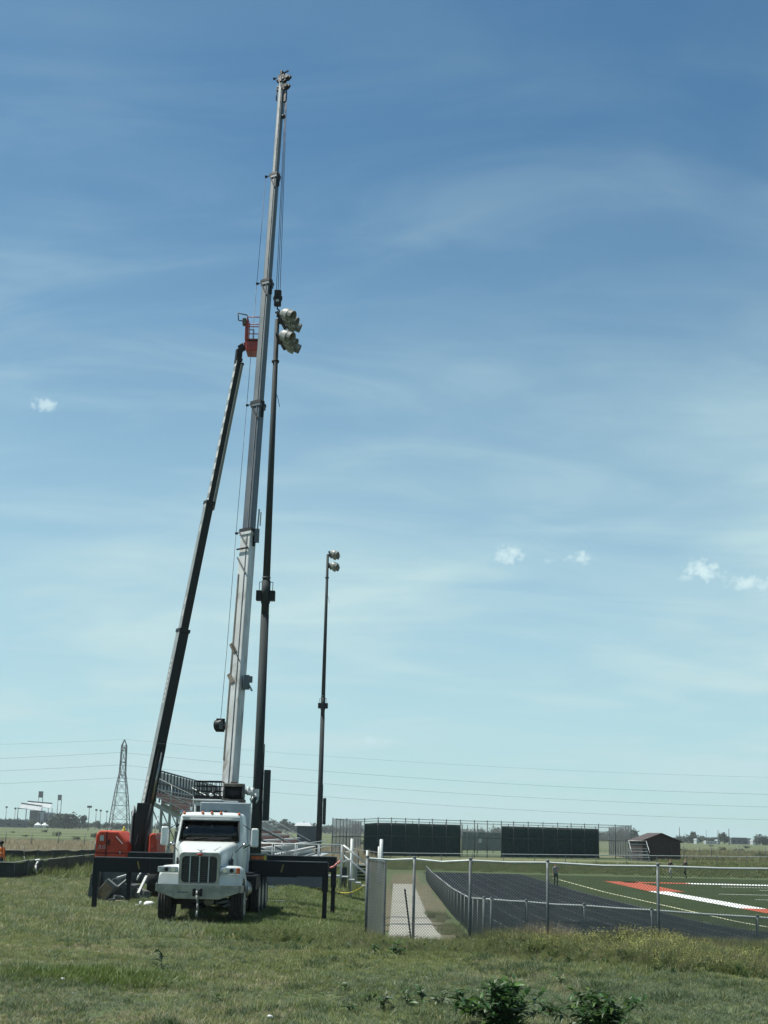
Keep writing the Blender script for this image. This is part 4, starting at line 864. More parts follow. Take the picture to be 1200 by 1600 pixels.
tag(SL, 'dark two-leg lifting sling between the hook and the floodlight crossarm', 'sling')
# winch, hydraulic bits and man basket on top of the housing
MB().cyl((-.05, 6.55, 3.78), (.52, 6.55, 3.78), .24, .24, 16).build('winch_drum', M['black'], T)
for x in (-.08, .55): MB().cyl((x - .03, 6.55, 3.78), (x + .03, 6.55, 3.78), .3, .3, 18).build('winch_flange', M['plastic_dk'], T)
MB().box((.24, 6.3, 4.02), (.62, .25, .1)).box((.24, 6.3, 4.1), (.2, .2, .08)).box((.24, 6.5, 3.5), (.75, .6, .12)).build('winch_cover', M['rust'], T, bevel=.02)
MB().box((.12, 6.3, 3.42), (.66, .9, .14)).build('winch_base', M['cream'], T, bevel=.02)
mb = MB().cyl((.62, 6.5, 3.84), (.95, 6.5, 3.76), .1, .1, 10).cyl((.72, 6.45, 3.7), (.72, 6.45, 3.98), .05, .05, 8).cyl((.86, 6.45, 3.6), (.86, 6.45, 3.95), .05, .05, 8).box((1.0, 6.5, 3.78), (.14, .2, .26)).tube([(.95, 6.4, 3.75), (1.06, 6.4, 3.6), (1.0, 6.4, 3.44)], .03, 6).tube([(.9, 6.4, 3.65), (.82, 6.4, 3.5), (.9, 6.4, 3.42)], .035, 6)
mb.build('hydraulic_valves', M['galv_rail'], T)
MB().tube([(.8, 6.42, 3.6), (.9, 6.4, 3.45), (.98, 6.4, 3.42)], .035, 6).build('black_hose', M['black'], T)
bk = MB().box((-.62, 6.5, 3.58), (.86, .8, .12)).build('man_basket', M['black'], T)
bz0, bz1, x0, x1_, y0, y1_ = 3.64, 4.12, -1.05, -.16, 6.1, 6.9
for z in np.linspace(bz0, bz1, 4): MB().tube([(x0, y0, z), (x1_, y0, z), (x1_, y1_, z), (x0, y1_, z), (x0, y0, z)], .016 if z < bz1 else .024, 5).build('basket_rail', M['black'], bk)
for f in np.linspace(0, 1, 7): [MB().bar((x0 + (x1_ - x0) * f, yy_, bz0), (x0 + (x1_ - x0) * f, yy_, bz1), .022, .022, (0, 1, 0)).build('basket_bar', M['black'], bk) for yy_ in (y0, y1_)]
MB().ball((-.40, 6.04, 3.74), .075, 9, 7).build('horn', M['black'], bk); MB().ball((-.46, 6.03, 3.68), .07, 9, 7, (1.2, 1, .8)).build('beacon', M['white'], bk)
# outriggers: front pair, rear pair; each with box beam, jack leg and foot
def outrigger(Y, xl, xr, z0, z1, jl, jr, prints):
    for s, xe, jk in ((-1, xl, jl), (1, xr, jr)):
        x_in = s * .55
        b_ = MB().box(((x_in + xe) / 2, Y, (z0 + z1) / 2), (abs(xe - x_in), .34, z1 - z0)).build('outrigger_beam', M['black'], T, bevel=.012)
        MB().box(((x_in + s * .75 + x_in) / 2 + s * .75, Y, (z0 + z1) / 2 - .01), (1.55, .42, (z1 - z0) * 1.08)).build('beam_housing', M['black'], b_, bevel=.015)
        MB().box(((x_in + xe) / 2 + s * .4, Y, z1 + .008), (abs(xe - x_in) - .9, .30, .016)).build('wear_strip', M['galv'], b_)
        zg = g(TX + xe, TY + Y)
        lg = MB().box((xe - s * .09, Y, (z1 + .62) / 2), (.20, .24, z1 - .62)).build('outrigger_leg', M['black'], T, bevel=.012)
        MB().box((xe - s * .09, Y, (.65 + zg) / 2 + .1), (.145, .16, .6 - zg)).build('jack_ram', M['black'], lg)
        MB().cyl((xe - s * .09, Y, zg - .02), (xe - s * .09, Y, zg + .09), .23, .14, 14).build('jack_foot', M['black'], lg)
        if prints:
            MB().box((xe - s * 2.15, Y - .178, (z0 + z1) / 2 + .03), (.40, .008, .05)).build('warning_print', M['yellowprint'], b_)
            MB().bar((xe - s * 1.55, Y - .222, z0 + .12), (xe - s * 1.49, Y - .222, z1 - .1), .02, .05).build('yellow_mark', M['yellowprint'], b_)
xl1, xr1 = (150 - 600) * 48.7 / 2274 - TX, (514.5 - 600) * 48.7 / 2274 - TX
outrigger(6.7, xl1, xr1, 1.10, 1.57, 0, 0, True)
outrigger(10.9, (203 - 600) * 53 / 2274 - TX, (527 - 600) * 53 / 2274 - TX, 1.15, 1.68, 0, 0, False)
# timber blocks and a board lying on the right beam
o = MB().box((-.0, 0, .09), (.52, .3, .16)).build('crate', M['rust'], None, bevel=.015); o.location = (TX + 1.15, TY + 6.62, 1.578 + .01); tag(o, 'red and yellow flat crate on the right outrigger beam beside the mirror', 'crate')
MB().box((0, 0, .195), (.56, .33, .05)).build('lid', M['lampshell'], o, bevel=.008); MB().box((-.03, -.156, .09), (.40, .012, .1)).build('front_panel', M['amber'], o); MB().box((.215, -.158, .09), (.08, .012, .15)).build('corner_tape', M['yellow'], o)
# ribbon on the jack and tape from the leg to the fence
o = MB().tube([tw((0, 0, 0)) * 0 + Vector(p) for p in (pix(516, 1356, 48.5), pix(522, 1354, 48.4), pix(527, 1349, 48.4), pix(531, 1346, 48.6))], .035, 5).build('ribbon', M['pink'], None); tag(o, 'faded pink ribbon tied to the right outrigger leg', 'ribbon')
pts = [pix(531, 1346, 48.6)] + [pix(531 + 17 * k / 6, 1346 + 1.5 * math.sin(k) - 1 * k / 6, 48.6 + 9 * k / 6) for k in range(1, 7)]
o = MB().tube(pts, .014, 5).build('guard_rope', M['alu']); tag(o, 'thin grey rope from the outrigger leg to the tall white post', 'rope')
pa, pb_ = pix(528, 1394, 49), pix(575, 1379, 43); pts = [pa.lerp(pb_, k / 10) - Vector((0, 0, .22 * math.sin(math.pi * k / 10) * .6)) for k in range(11)]
o = MB().tube(pts, .012, 5).build('barrier_tape', M['yellow']); tag(o, 'yellow barrier tape sagging from the outrigger leg to the fence', 'tape')
o = MB().box((0, 0, 0), (.75, .3, .05), Matrix.Rotation(R(12), 3, 'Y')).build('board', M['white']); o.location = onground(425, 1391) + Vector((0, 0, .14)); o.rotation_euler.z = R(25); tag(o, 'short white board on the grass behind the truck wheels', 'board')
o = MB().box((0, 0, 0), (1.0, .35, .09)).build('timber_mat', M['greywood']); o.location = onground(424, 1411) + Vector((0, 0, .05)); tag(o, 'grey timber lying on the grass right of the rear wheels', 'timber')

# ------------------------------------------------------------------ red boom lift
LY = 57.0; LX = (203 - 600) * LY / 2274
LF = thing('boom_lift', 'red boom lift with a long black telescopic boom and red work basket', 'boom lift', (LX, LY, 0))
def lw(p): return Vector(p) - Vector((LX, LY, 0))
MB().box((.2, 0, .75), (2.1, 3.4, .5)).build('chassis', M['plastic_dk'], LF, bevel=.05)
for sx in (-1, 1):
    for sy in (-1.25, 1.25):
        c = Vector((.2 + sx * 1.05, sy, .6)); wl = MB().cyl(c - Vector((.2, 0, 0)), c + Vector((.2, 0, 0)), .6, .6, 22).build('wheel', M['rubber'], LF, bevel=.05); MB().cyl(c + Vector((.17 * sx, 0, 0)), c + Vector((.215 * sx, 0, 0)), .3, .26, 14).build('rim', M['red'], wl)
MB().cyl((.2, 0, 1.0), (.2, 0, 1.3), .8, .8, 20).build('turntable', M['black'], LF)
# left hood: bulging counterweight cover with chamfered nose
zb, zt_ = 1.36, 2.42
def hood(x0, x1, nose):
    prof = [(x0, zb), (x0, zt_ - .18), (x0 + .14, zt_), (x0 + (x1 - x0) * .66, zt_ - .02), (x1 - .05, zt_ - .42), (x1, zt_ - .62), (x1, zb + .22), (x1 - .12, zb)]
    return prof
h1 = MB().prism(hood(-1.12, .14, 0), -1.1, 1.3, 'y').build('engine_hood', M['red'], LF, bevel=.07, seg=3)
MB().box((-.69, -1.11, 1.9), (.028, .03, .96)).build('hood_seam', M['black'], h1); MB().box((-.5, -1.115, 1.58), (1.2, .03, .025)).build('hood_seam', M['black'], h1)
MB().box((-.60, -1.115, 1.98), (.07, .03, .2)).build('hood_vent', M['black'], h1, bevel=.01)
MB().box((-.87, -1.112, 2.13), (.15, .02, .2)).build('decal', M['printwhite'], h1)
text('JLG', .2, M['printwhite'], h1, Matrix.Translation((-.86, -1.107, 1.80)) @ Matrix.Rotation(R(90), 4, 'X'), shear=.25)
MB().bar((-.33, -1.115, 2.2), (-.06, -1.115, 1.93), .018, .09, (0, -1, 0)).build('chevron', M['bagwhite'], h1)
MB().box((-.15, -1.112, 1.60), (.05, .03, .09)).build('lamp', M['printwhite'], h1)
MB().cyl((-.12, -.7, 2.40), (-.12, -.7, 2.46), .07, .07, 8).cyl((-.12, -.7, 2.46), (-.12, -.7, 2.58), .055, .02, 8).build('beacon', M['yellow'], LF)
MB().cyl((-1.1, -1.12, 1.5), (-1.1, -1.12, 2.0), .02, .02, 6).build('grab_rail', M['galv'], LF)
h2 = MB().prism([(.92, 1.4), (.92, 2.28), (1.0, 2.36), (1.12, 2.34), (1.24, 2.08), (1.24, 1.62), (1.16, 1.4)], -1.0, 1.2, 'y').build('tank_hood', M['red'], LF, bevel=.06, seg=3)
MB().box((1.08, -1.01, 1.82), (.14, .03, .12)).build('tank_cap', M['darkred'], h2, bevel=.02)
MB().tube([(1.08, -.8, 2.3), (1.18, -.8, 2.95), (1.20, -.8, 3.02)], .022, 6).build('antenna', M['bagwhite'], LF)
# mast bracket and boom
bx0 = lw(pix(218, 1330, LY)); MB().prism([(bx0.x - .30, 1.35), (bx0.x + .27, 1.35), (bx0.x + .33, 3.5), (bx0.x - .16, 3.5)], -.25, .35, 'y').build('mast', M['liftblack'], LF, bevel=.02)
for dx_ in (-.33, .30): MB().prism([(-.5, 1.35), (.6, 1.35), (.45, 3.2), (.1, 3.4), (-.2, 3.0)], bx0.x + dx_ - .03, bx0.x + dx_ + .03, 'x').build('mast_plate', M['liftblack'] if dx_ > 0 else M['liftgrey'], LF, bevel=.01)
B0 = lw(pix(218, 1318, LY)); B3 = lw(pix(372, 566, LY + 1.0)); BA = (B3 - B0).normalized()
def bat(y):
    lo_, hi_ = -.2, 1.3
    for _ in range(50):
        m_ = (lo_ + hi_) / 2
        if proj(B0.lerp(B3, m_) + Vector((LX, LY, 0)))[1] > y: lo_ = m_
        else: hi_ = m_
    return B0.lerp(B3, m_)
bup = Matrix.Rotation(R(28), 3, BA) @ (Vector((0, -1, 0)) - BA * BA.dot(Vector((0, -1, 0)))).normalized()
bs_ = BA.cross(bup).normalized(); br = bs_ if bs_.x > 0 else -bs_
for i, (ya_, yb_, w_, h_) in enumerate(((1328, 985, .40, .42), (995, 785, .32, .34), (795, 562, .19, .27))):
    a = bat(ya_); b_ = bat(yb_)
    s = MB().bar(a, b_, w_, h_, bup).build('boom_section', M['liftblack'], LF, bevel=.015)
    MB().bar(a + (b_ - a) * .02 - br * (w_ / 2 + .006), b_ - br * (w_ / 2 + .006), .012, h_ * .92, bup).build('side_plate', M['liftgrey'], s)
    MB().bar(b_ - BA * .1, b_ + BA * .04, w_ + .06, h_ + .06, bup).build('collar', M['liftblack'], s)
    mk = MB(); ln = (b_ - a).length; k = 0; t_ = ln * (.14 if i < 2 else .02)
    while t_ < ln * (.33 if i == 0 else .96):
        if i == 2 or rng.random() < (.85 if i == 0 else .5):
            mk.bar(a + BA * t_ - br * (w_ / 2 + .018) + bup * .05, a + BA * (t_ + (.16 if i == 0 else .3)) - br * (w_ / 2 + .018) + bup * .05, .006, h_ * (.42 if i < 2 else .8), bup)
        t_ += .24 if i == 0 else .52
    mk.build('side_lettering' if i < 2 else 'scale_marks', M['printwhite'], s, kind='stuff')
    if i == 0:
        for yy, n_ in ((1085, 9),):
            for k in range(n_): MB().bar(bat(1100 - k * 8) - br * (w_ / 2 + .02), bat(1096 - k * 8) - br * (w_ / 2 + .02), .006, .16, bup).build('side_letter', M['printwhite'], s)
MB().bar(bat(795) + br * .19, bat(568) + br * .17, .13, .18, bup).build('hose_carrier', M['tan'], LF, bevel=.01)
MB().bar(bat(795) + br * .125 + bup * .10, bat(568) + br * .115 + bup * .10, .02, .03, bup).build('carrier_edge', M['bagwhite'], LF)
MB().bar(bat(1318) + bup * .24 + br * .02, bat(1168) + bup * .25 + br * .03, .30, .1, bup).build('lower_cover', M['liftblack'], LF)
MB().cyl(bat(1170) + bup * .27 + br * .05, bat(1255) + bup * .30 + br * .05, .05, .05, 10).build('lift_cylinder', M['dullchrome'], LF); MB().box(bat(1165) + bup * .26 + br * .0, (.34, .2, .16)).build('cylinder_head', M['black'], LF, bevel=.02)
MB().cyl(bat(1255) + bup * .30 + br * .05, bat(1330) + bup * .3 + br * .05, .085, .085, 10).build('cylinder_body', M['liftblack'], LF)
for yy in (1296, 1276): MB().bar(bat(yy) + bup * .31 + br * .03, bat(yy - 14) + bup * .31 + br * .05, .05, .012, bup).build('cover_slot', M['bagwhite'], LF)
MB().bar(lw(pix(206, 1322, LY)), lw(pix(211, 1270, LY)), .14, .2).build('side_link', M['liftblack'], LF); MB().tube([lw(pix(208, 1272, LY)), lw(pix(206, 1276, LY)), lw(pix(206, 1268, LY)), lw(pix(210, 1266, LY))], .025, 6).build('link_eye', M['black'], LF)
# jib head and basket
J0 = bat(566); J1 = lw(pix(374, 546, LY + 1.0)); J2 = lw(pix(382, 541, LY + 1.0))
MB().bar(J0 - BA * .1, J1, .26, .24, bup).bar(J1, J2, .24, .3).build('jib_knuckle', M['black'], LF, bevel=.03)
MB().cyl(J0 + br * .25, J0 + br * .05 - BA * .1, .07, .07, 8).build('pivot_pin', M['black'], LF)
MB().bar(J2, J2 + Vector((.14, 0, .05)), .2, .3).build('rotator', M['darkred'], LF, bevel=.02)
c = lw(pix(396, 556, LY + 1.0)); bw, bd_ = .78, .9
bkt = MB().box(c + Vector((.09, 0, .30)), (bw, bd_, .44)).build('work_basket', M['darkred'], LF, bevel=.04)
MB().box(c + Vector((.09, 0, .58)), (bw * .94, bd_ * .97, .03)).build('basket_floor', M['rust'], bkt)
z1_ = lw(pix(396, 497, LY + 1.0)).z; xA, xB, yA, yB = c.x - .28, c.x + .44, c.y - bd_ / 2, c.y + bd_ / 2
for z in (c.z + .6, (c.z + .6 + z1_) / 2, z1_ - .12): MB().tube([(xA, yA, z), (xB, yA, z), (xB, yB, z), (xA, yB, z), (xA, yA, z)], .022, 6).build('basket_rail', M['darkred'], bkt)
for x, y_ in ((xA, yA), (xB, yA), (xA, yB), (xB, yB), (xA, c.y), (xB, c.y)): MB().bar((x, y_, c.z + .5), (x, y_, z1_ - .1), .045, .045, (0, 1, 0)).build('rail_post', M['darkred'], bkt)
cp = MB().box((xA - .02, yA + .2, c.z + 1.0), (.14, .34, .85)).build('control_console', M['darkred'], bkt, bevel=.02); MB().box((xA - .13, yA + .1, z1_ - .32), (.16, .3, .28)).build('control_box', M['rust'], cp, bevel=.02)
MB().tube([(xA, yA, z1_ - .05), (xA - .42, yA, z1_ + .05), (xA - .38, yA, z1_ - .28), (xA - .05, yA, z1_ - .34)], .024, 6).build('guard_loop', M['black'], bkt)
MB().tube([(xB, yA, z1_), (xB + .18, yA, z1_ + .02)], .02, 6).tube([(xA + .12, yA, z1_ - .7), (xA + .3, yA, z1_ - .7), (xA + .3, yA, z1_ - 1.1)], .02, 6).build('grab_rail', M['black'], bkt)

# ------------------------------------------------------------------ heap of boxes and gear under the left outrigger
def junk(name, label, cat, px, py, Y, size, m, rot, sub=None):
    Y += 2.7; size = [q * 1.06 for q in size]
    z = pix(px, py, Y).z; x = (px - 600) * Y / 2274
    r = Matrix.Rotation(R(rot[0]), 3, 'X') @ Matrix.Rotation(R(rot[1]), 3, 'Y') @ Matrix.Rotation(R(rot[2]), 3, 'Z')
    lowest = min((r @ Vector((a * size[0] / 2, b * size[1] / 2, c_ * size[2] / 2))).z for a in (-1, 1) for b in (-1, 1) for c_ in (-1, 1))
    o = MB().box((0, 0, 0), size, r).build(name, M[m], None, bevel=.012); o.location = (x, Y, g(x, Y) - lowest + max(0, z - (g(x, Y) - lowest)) * 0); tag(o, label, cat)
    if sub: MB().box(r @ Vector((0, -size[1] / 2 - .004, 0)), (size[0] * .78, .008, size[2] * .7), r).build(sub[0], M[sub[1]], o)
    return o
junk('panel_box', 'brown faced flat box tilted against the junk under the left outrigger', 'box', 171, 1375, 51.0, (.42, .3, .72), 'greywood', (0, 38, 0), ('face_panel', 'wood'))
for k, (px, Y, sz_, m_, rt_, lb) in enumerate((
    (186, 51.8, (.75, .7, .36), 'plastic_dk', (0, -14, 10), 'flat dark crate leaning beside the brown faced box'),
    (196, 52.1, (.5, .6, .75), 'greywood', (0, -22, 14), 'grey timber crate tilted in the middle of the heap'),
    (190, 51.0, (.36, .4, .2), 'greywood', (0, 12, 24), 'small grey box lying low before the tilted crate'),
    (209, 51.6, (.42, .55, .55), 'plastic_dk', (4, 8, -12), 'black plastic tub right of the grey crate'),
    (226, 51.6, (.5, .5, .3), 'greywood', (0, 16, -20), 'grey plank box near the truck front wheel'),
    (181, 50.6, (.22, .3, .14), 'plastic_dk', (0, -9, 15), 'dark small tray on the grass before the heap'))):
    junk('crate', lb, 'crate', px, 1395, Y, sz_, m_, rt_)
junk('timber_block', 'short raw timber block low in the heap under the outrigger', 'timber', 193, 1402, 50.4, (.24, .2, .1), 'wood', (0, 3, 10))
for k, (pa_, pb2, lb) in enumerate((((176, 1393), (204, 1370), 'grey pole leaning across the heap'), ((216, 1396), (229, 1369), 'grey rail propped against the heap by the truck'), ((183, 1372), (203, 1366), 'short grey rail lying high on the heap'))):
    p_, q_ = pix(*pa_, 53.9), pix(*pb2, 54.5); p_.z = max(p_.z, .06); o = MB().bar(p_, q_, .09, .07).build('metal_rail', M['alu_dull'] if k else M['greywood']); tag(o, lb, 'rail')
bd2 = thing('board_stand', 'grey green board on two legs at the left end of the heap', 'board', (pix(147, 1390, 53.4).x, 53.4, g(-10, 53.4))); MB().box((0, 0, .62), (.36, .05, .78), Matrix.Rotation(R(4), 3, 'Y')).build('board', M['plastic_dk'], bd2); MB().bar((-.1, .05, .3), (-.2, -.1, 0), .04, .04).bar((.14, .05, .3), (.16, .1, 0), .04, .04).build('leg', M['greywood'], bd2); MB().box((.04, -.03, .5), (.1, .015, .2)).build('notice', M['galv'], bd2)
def sack(px, py, Y, r, lb, sc=(1.3, .9, .6)):
    p_ = onground(px, py); p_ = Vector(((px - 600) * Y / 2274, Y, 0)); p_.z = g(p_.x, p_.y)
    mb = MB().ball((0, 0, r * sc[2] * .85), r, 12, 8, sc); mb.v = [tuple(Vector(v) * (1 + .16 * noise.noise(Vector(v) * 6 + Vector((px, 0, 0))))) for v in mb.v]
    o = mb.build('sack', M['bagwhite']); o.location = p_; tag(o, lb, 'sack')
sack(239, 1398, 51.2, .14, 'white crumpled sack between the heap and the front wheel', (1.4, .9, .8)); sack(226, 1395, 51.5, .08, 'small white bundle beside the larger white sack', (.8, .8, 1.3)); 
sack(221, 1398, 51.3, .07, 'smallest pale bundle left of the two white ones', (1.1, .8, .9))
b3 = MB().tube([pix(214, 1375, 51.3), pix(217, 1368, 51.3), pix(221, 1363, 51.4)], .035, 6).build('tube', M['bagwhite']); tag(b3, 'bent white tube sticking up from the heap beside the truck', 'tube')

# ------------------------------------------------------------------ black silt fences
def silt(name, label, pts, h, n, st):
    root = thing(name, label, 'silt fence', gf(*pts[0]))
    P0 = []
    for k in range(n + 1):
        t_ = k / n * (len(pts) - 1); i = min(int(t_), len(pts) - 2); f = t_ - i; x = pts[i][0] + (pts[i + 1][0] - pts[i][0]) * f; y = pts[i][1] + (pts[i + 1][1] - pts[i][1]) * f; P0.append(Vector((x, y, g(x, y))))
    for k in range(n):
        a, b_ = P0[k], P0[k + 1]; nx, nz = 6, 5; vs = []
        for iz in range(nz + 1):
            for ix in range(nx + 1):
                s = ix / nx; p_ = a.lerp(b_, s); hz = h * iz / nz - .05 * math.sin(math.pi * s) * iz / nz * (1 + .8 * math.sin(k * 2.3)); vs.append((p_.x, p_.y + .10 * noise.noise(Vector((p_.x * 1.7, p_.y, iz * .9))) + .06 * math.sin(math.pi * s), p_.z + hz - .02))
        MB().add(vs, [(r_ * (nx + 1) + c_, r_ * (nx + 1) + c_ + 1, (r_ + 1) * (nx + 1) + c_ + 1, (r_ + 1) * (nx + 1) + c_) for r_ in range(nz) for c_ in range(nx)], True).build('fabric_panel', M['silt'], root, world=True)
    for k in range(0, n + 1, st):
        MB().bar(P0[k] + Vector((0, .06, 0)), P0[k] + Vector((rng.normal(0, .05), .02, h * 1.03)), .045, .045, (0, 1, 0)).build('stake', M['greywood'], root, world=True)
    for k in range(n): MB().cyl(P0[k] + Vector((0, -.03, h * .985)), P0[k + 1] + Vector((0, -.03, h * .985)), .02, .02, 5, False).build('top_cord', M['alu_dull'], root, world=True)
    return root
sA = lambda px, Y: ((px - 600) * Y / 2274, Y)
silt('silt_fence', 'nearer black silt fence with sagging fabric along the edge of the mown grass', [sA(-60, 68), sA(40, 71), sA(80, 78), sA(160, 96), sA(215, 99)], .82, 14, 1)
silt('silt_fence', 'farther black silt fence just behind the nearer one', [sA(-60, 100), sA(60, 103), sA(150, 112), sA(215, 114)], .80, 12, 1)
for (px, py, Y, lb) in ((41, 1322, 88, 'tall pale dry stalk between the two silt fences'),):
    o = MB().tube([pix(40, 1350, Y), pix(38, 1338, Y), pix(37, 1322, Y)], .03, 5).build('dry_stalk', M['lampshell']); tag(o, lb, 'stalk')
o = MB().tube([pix(57, 1365, 73), pix(56, 1352, 73), pix(61, 1343, 73.5)], .05, 5).ball(pix(59, 1344, 73), .12, 8, 6, (1.2, .6, .5)).build('white_rag', M['bagwhite']); tag(o, 'white rag hooked on the top of the nearer silt fence', 'rag')
# ------------------------------------------------------------------ people
def person(label, pos, h, rz, pose, cloth, group=None):
    """one skinned body; clothing is set by height along the limbs"""
    J = dict(pelvis=(0, 0, .53), belly=(0, 0, .62), chest=(0, .005, .76), neck=(0, .0, .845), head0=(0, .01, .885), head1=(0, .015, .955),
             hipL=(.055, 0, .51), hipR=(-.055, 0, .51), kneeL=(.058, -.01, .285), kneeR=(-.058, -.01, .285), ankL=(.06, .01, .045), ankR=(-.06, .01, .045), toeL=(.065, -.075, .018), toeR=(-.065, -.075, .018),
             shL=(.105, .005, .805), shR=(-.105, .005, .805), elL=(.135, .02, .635), elR=(-.135, .02, .635), wrL=(.135, -.03, .49), wrR=(-.135, -.03, .49), haL=(.135, -.045, .435), haR=(-.135, -.045, .435))
    J.update(pose)
    rad = dict(pelvis=(.072, .055), belly=(.066, .05), chest=(.078, .056), neck=(.030, .03), head0=(.042, .048), head1=(.040, .048), hip=(.05, .05), knee=(.034, .034), ank=(.022, .024), toe=(.02, .016), sh=(.038, .038), el=(.026, .026), wr=(.018, .018), ha=(.022, .014))
    nm = list(J); E = [('pelvis', 'belly'), ('belly', 'chest'), ('chest', 'neck'), ('neck', 'head0'), ('head0', 'head1')]
    for s in 'LR': E += [('pelvis', 'hip' + s), ('hip' + s, 'knee' + s), ('knee' + s, 'ank' + s), ('ank' + s, 'toe' + s), ('chest', 'sh' + s), ('sh' + s, 'el' + s), ('el' + s, 'wr' + s), ('wr' + s, 'ha' + s)]
    me = bpy.data.meshes.new('person'); me.from_pydata([Vector(J[k]) * h for k in nm], [(nm.index(a), nm.index(b)) for a, b in E], [])
    o = bpy.data.objects.new('person', me); COL.objects.link(o)
    md = o.modifiers.new('skin', 'SKIN'); md.use_smooth_shade = True
    for i, k in enumerate(nm):
        r_ = rad.get(k) or rad[k[:-1]]; me.skin_vertices[0].data[i].radius = (r_[0] * h, r_[1] * h); me.skin_vertices[0].data[i].use_root = k == 'pelvis'
    o.modifiers.new('sub', 'SUBSURF').levels = 2
    dg = bpy.context.evaluated_depsgraph_get(); m2 = bpy.data.meshes.new_from_object(o.evaluated_get(dg)); o.modifiers.clear(); o.data = m2
    m2.materials.clear(); names = ['skin', cloth['top'], cloth['legs'], 'clothblack', cloth.get('hair', 'hair')]
    for q in names: m2.materials.append(M[q])
    segs = [(Vector(J[a]) * h, Vector(J[b]) * h, a, b) for a, b in E]
    for p in m2.polygons:
        c = p.center; best, key = 9, None
        for a, b, ka, kb in segs:
            d = b - a; t = max(0, min(1, (c - a).dot(d) / d.length_squared)); q = (a + d * t - c).length
            if q < best: best, key, tt = q, (ka, kb), t
        a, b = key
        if b.startswith('toe'): mi = 3
        elif b.startswith('ank'): mi = 2 if (cloth.get('long', True) or tt < .15) else 0
        elif b.startswith(('knee', 'hip')): mi = 2
        elif b.startswith('ha'): mi = 0
        elif b.startswith('wr'): mi = 1 if cloth.get('sleeve', False) else 0
        elif b.startswith(('el', 'sh')): mi = 1
        elif b in ('neck',): mi = 1 if tt < .7 else 0
        elif b in ('head0', 'head1'): mi = 4 if (c.z > Vector(J['head1']).z * h or c.y > Vector(J['head0']).y * h + .012 * h) else 0
        else: mi = 1 if c.z > J['pelvis'][2] * h else 2
        p.material_index = mi; p.use_smooth = True
    hd = Vector(J['head0']) * h
    MB().ball(hd + Vector((0, -.05, .012)) * h, .009 * h, 6, 5, (.8, 1, 1.4)).build('nose', M['skin'], o)
    for s in (-1, 1): MB().ball(hd + Vector((s * .017, -.046, .025)) * h, .005 * h, 6, 5).build('eye', M['hair'], o); MB().ball(hd + Vector((s * .045, .005, .012)) * h, .012 * h, 6, 5, (.4, .8, 1.3)).build('ear', M['skin'], o)
    MB().ball(hd + Vector((0, -.044, -.014)) * h, .009 * h, 6, 5, (1.4, .5, .4)).build('mouth', M['darkred'], o)
    o.location = pos; o.rotation_euler.z = rz; tag(o, label, 'person', group); return o
Pw = Vector(((4 - 600) * 71.0 / 2274, 71.0, 0)); Pw.z = g(Pw.x, Pw.y)
wk = person('person in an orange high-visibility top at the left edge by the silt fence', Pw, 1.78, R(150), dict(elL=(.15, -.02, .64), wrL=(.09, -.11, .56), haL=(.05, -.14, .55)), dict(top='orange', legs='denim', sleeve=True))
hdp = MB().ball((0, .02, 1.70), .125, 12, 8, (.9, 1.05, .8)).build('hard_hat', M['clothblack'], wk)
MB().ball((0, 0, 1.2), .165, 10, 6, (1.0, .82, .12)).build('reflective_band', M['lineCream'], wk)
run1 = dict(kneeL=(.055, -.10, .31), ankL=(.055, .03, .12), toeL=(.06, -.03, .075), kneeR=(-.05, .03, .285), ankR=(-.055, .09, .045), toeR=(-.055, .01, .018), elL=(.13, .07, .66), wrL=(.12, -.05, .62), haL=(.11, -.10, .63), elR=(-.13, -.03, .65), wrR=(-.10, -.12, .66), haR=(-.09, -.15, .69))
def along_px(px, Y): x = (px - 600) * Y / 2274; return Vector((x, Y, float(flat(x, Y)) + .05))
person('person in grey top and black trousers walking on the black track', along_px(868, 102), 1.66, R(8), dict(kneeL=(.055, -.05, .29), ankL=(.055, -.01, .05), toeL=(.06, -.09, .02), kneeR=(-.05, .0, .285), ankR=(-.055, .07, .06), toeR=(-.055, -.01, .02), elL=(.15, .0, .65), wrL=(.06, -.07, .68), haL=(.02, -.09, .69)), dict(top='shirtgrey', legs='clothblack', sleeve=False), None)
person('person in black top and pale trousers running at the far side of the field', along_px(1046, 131), 1.72, R(-70), run1, dict(top='clothblack', legs='pale', sleeve=True), None)
person('person all in black running right of the one in pale trousers', along_px(1069, 131.5), 1.75, R(-75), run1, dict(top='clothblack', legs='clothblack', sleeve=True), None)

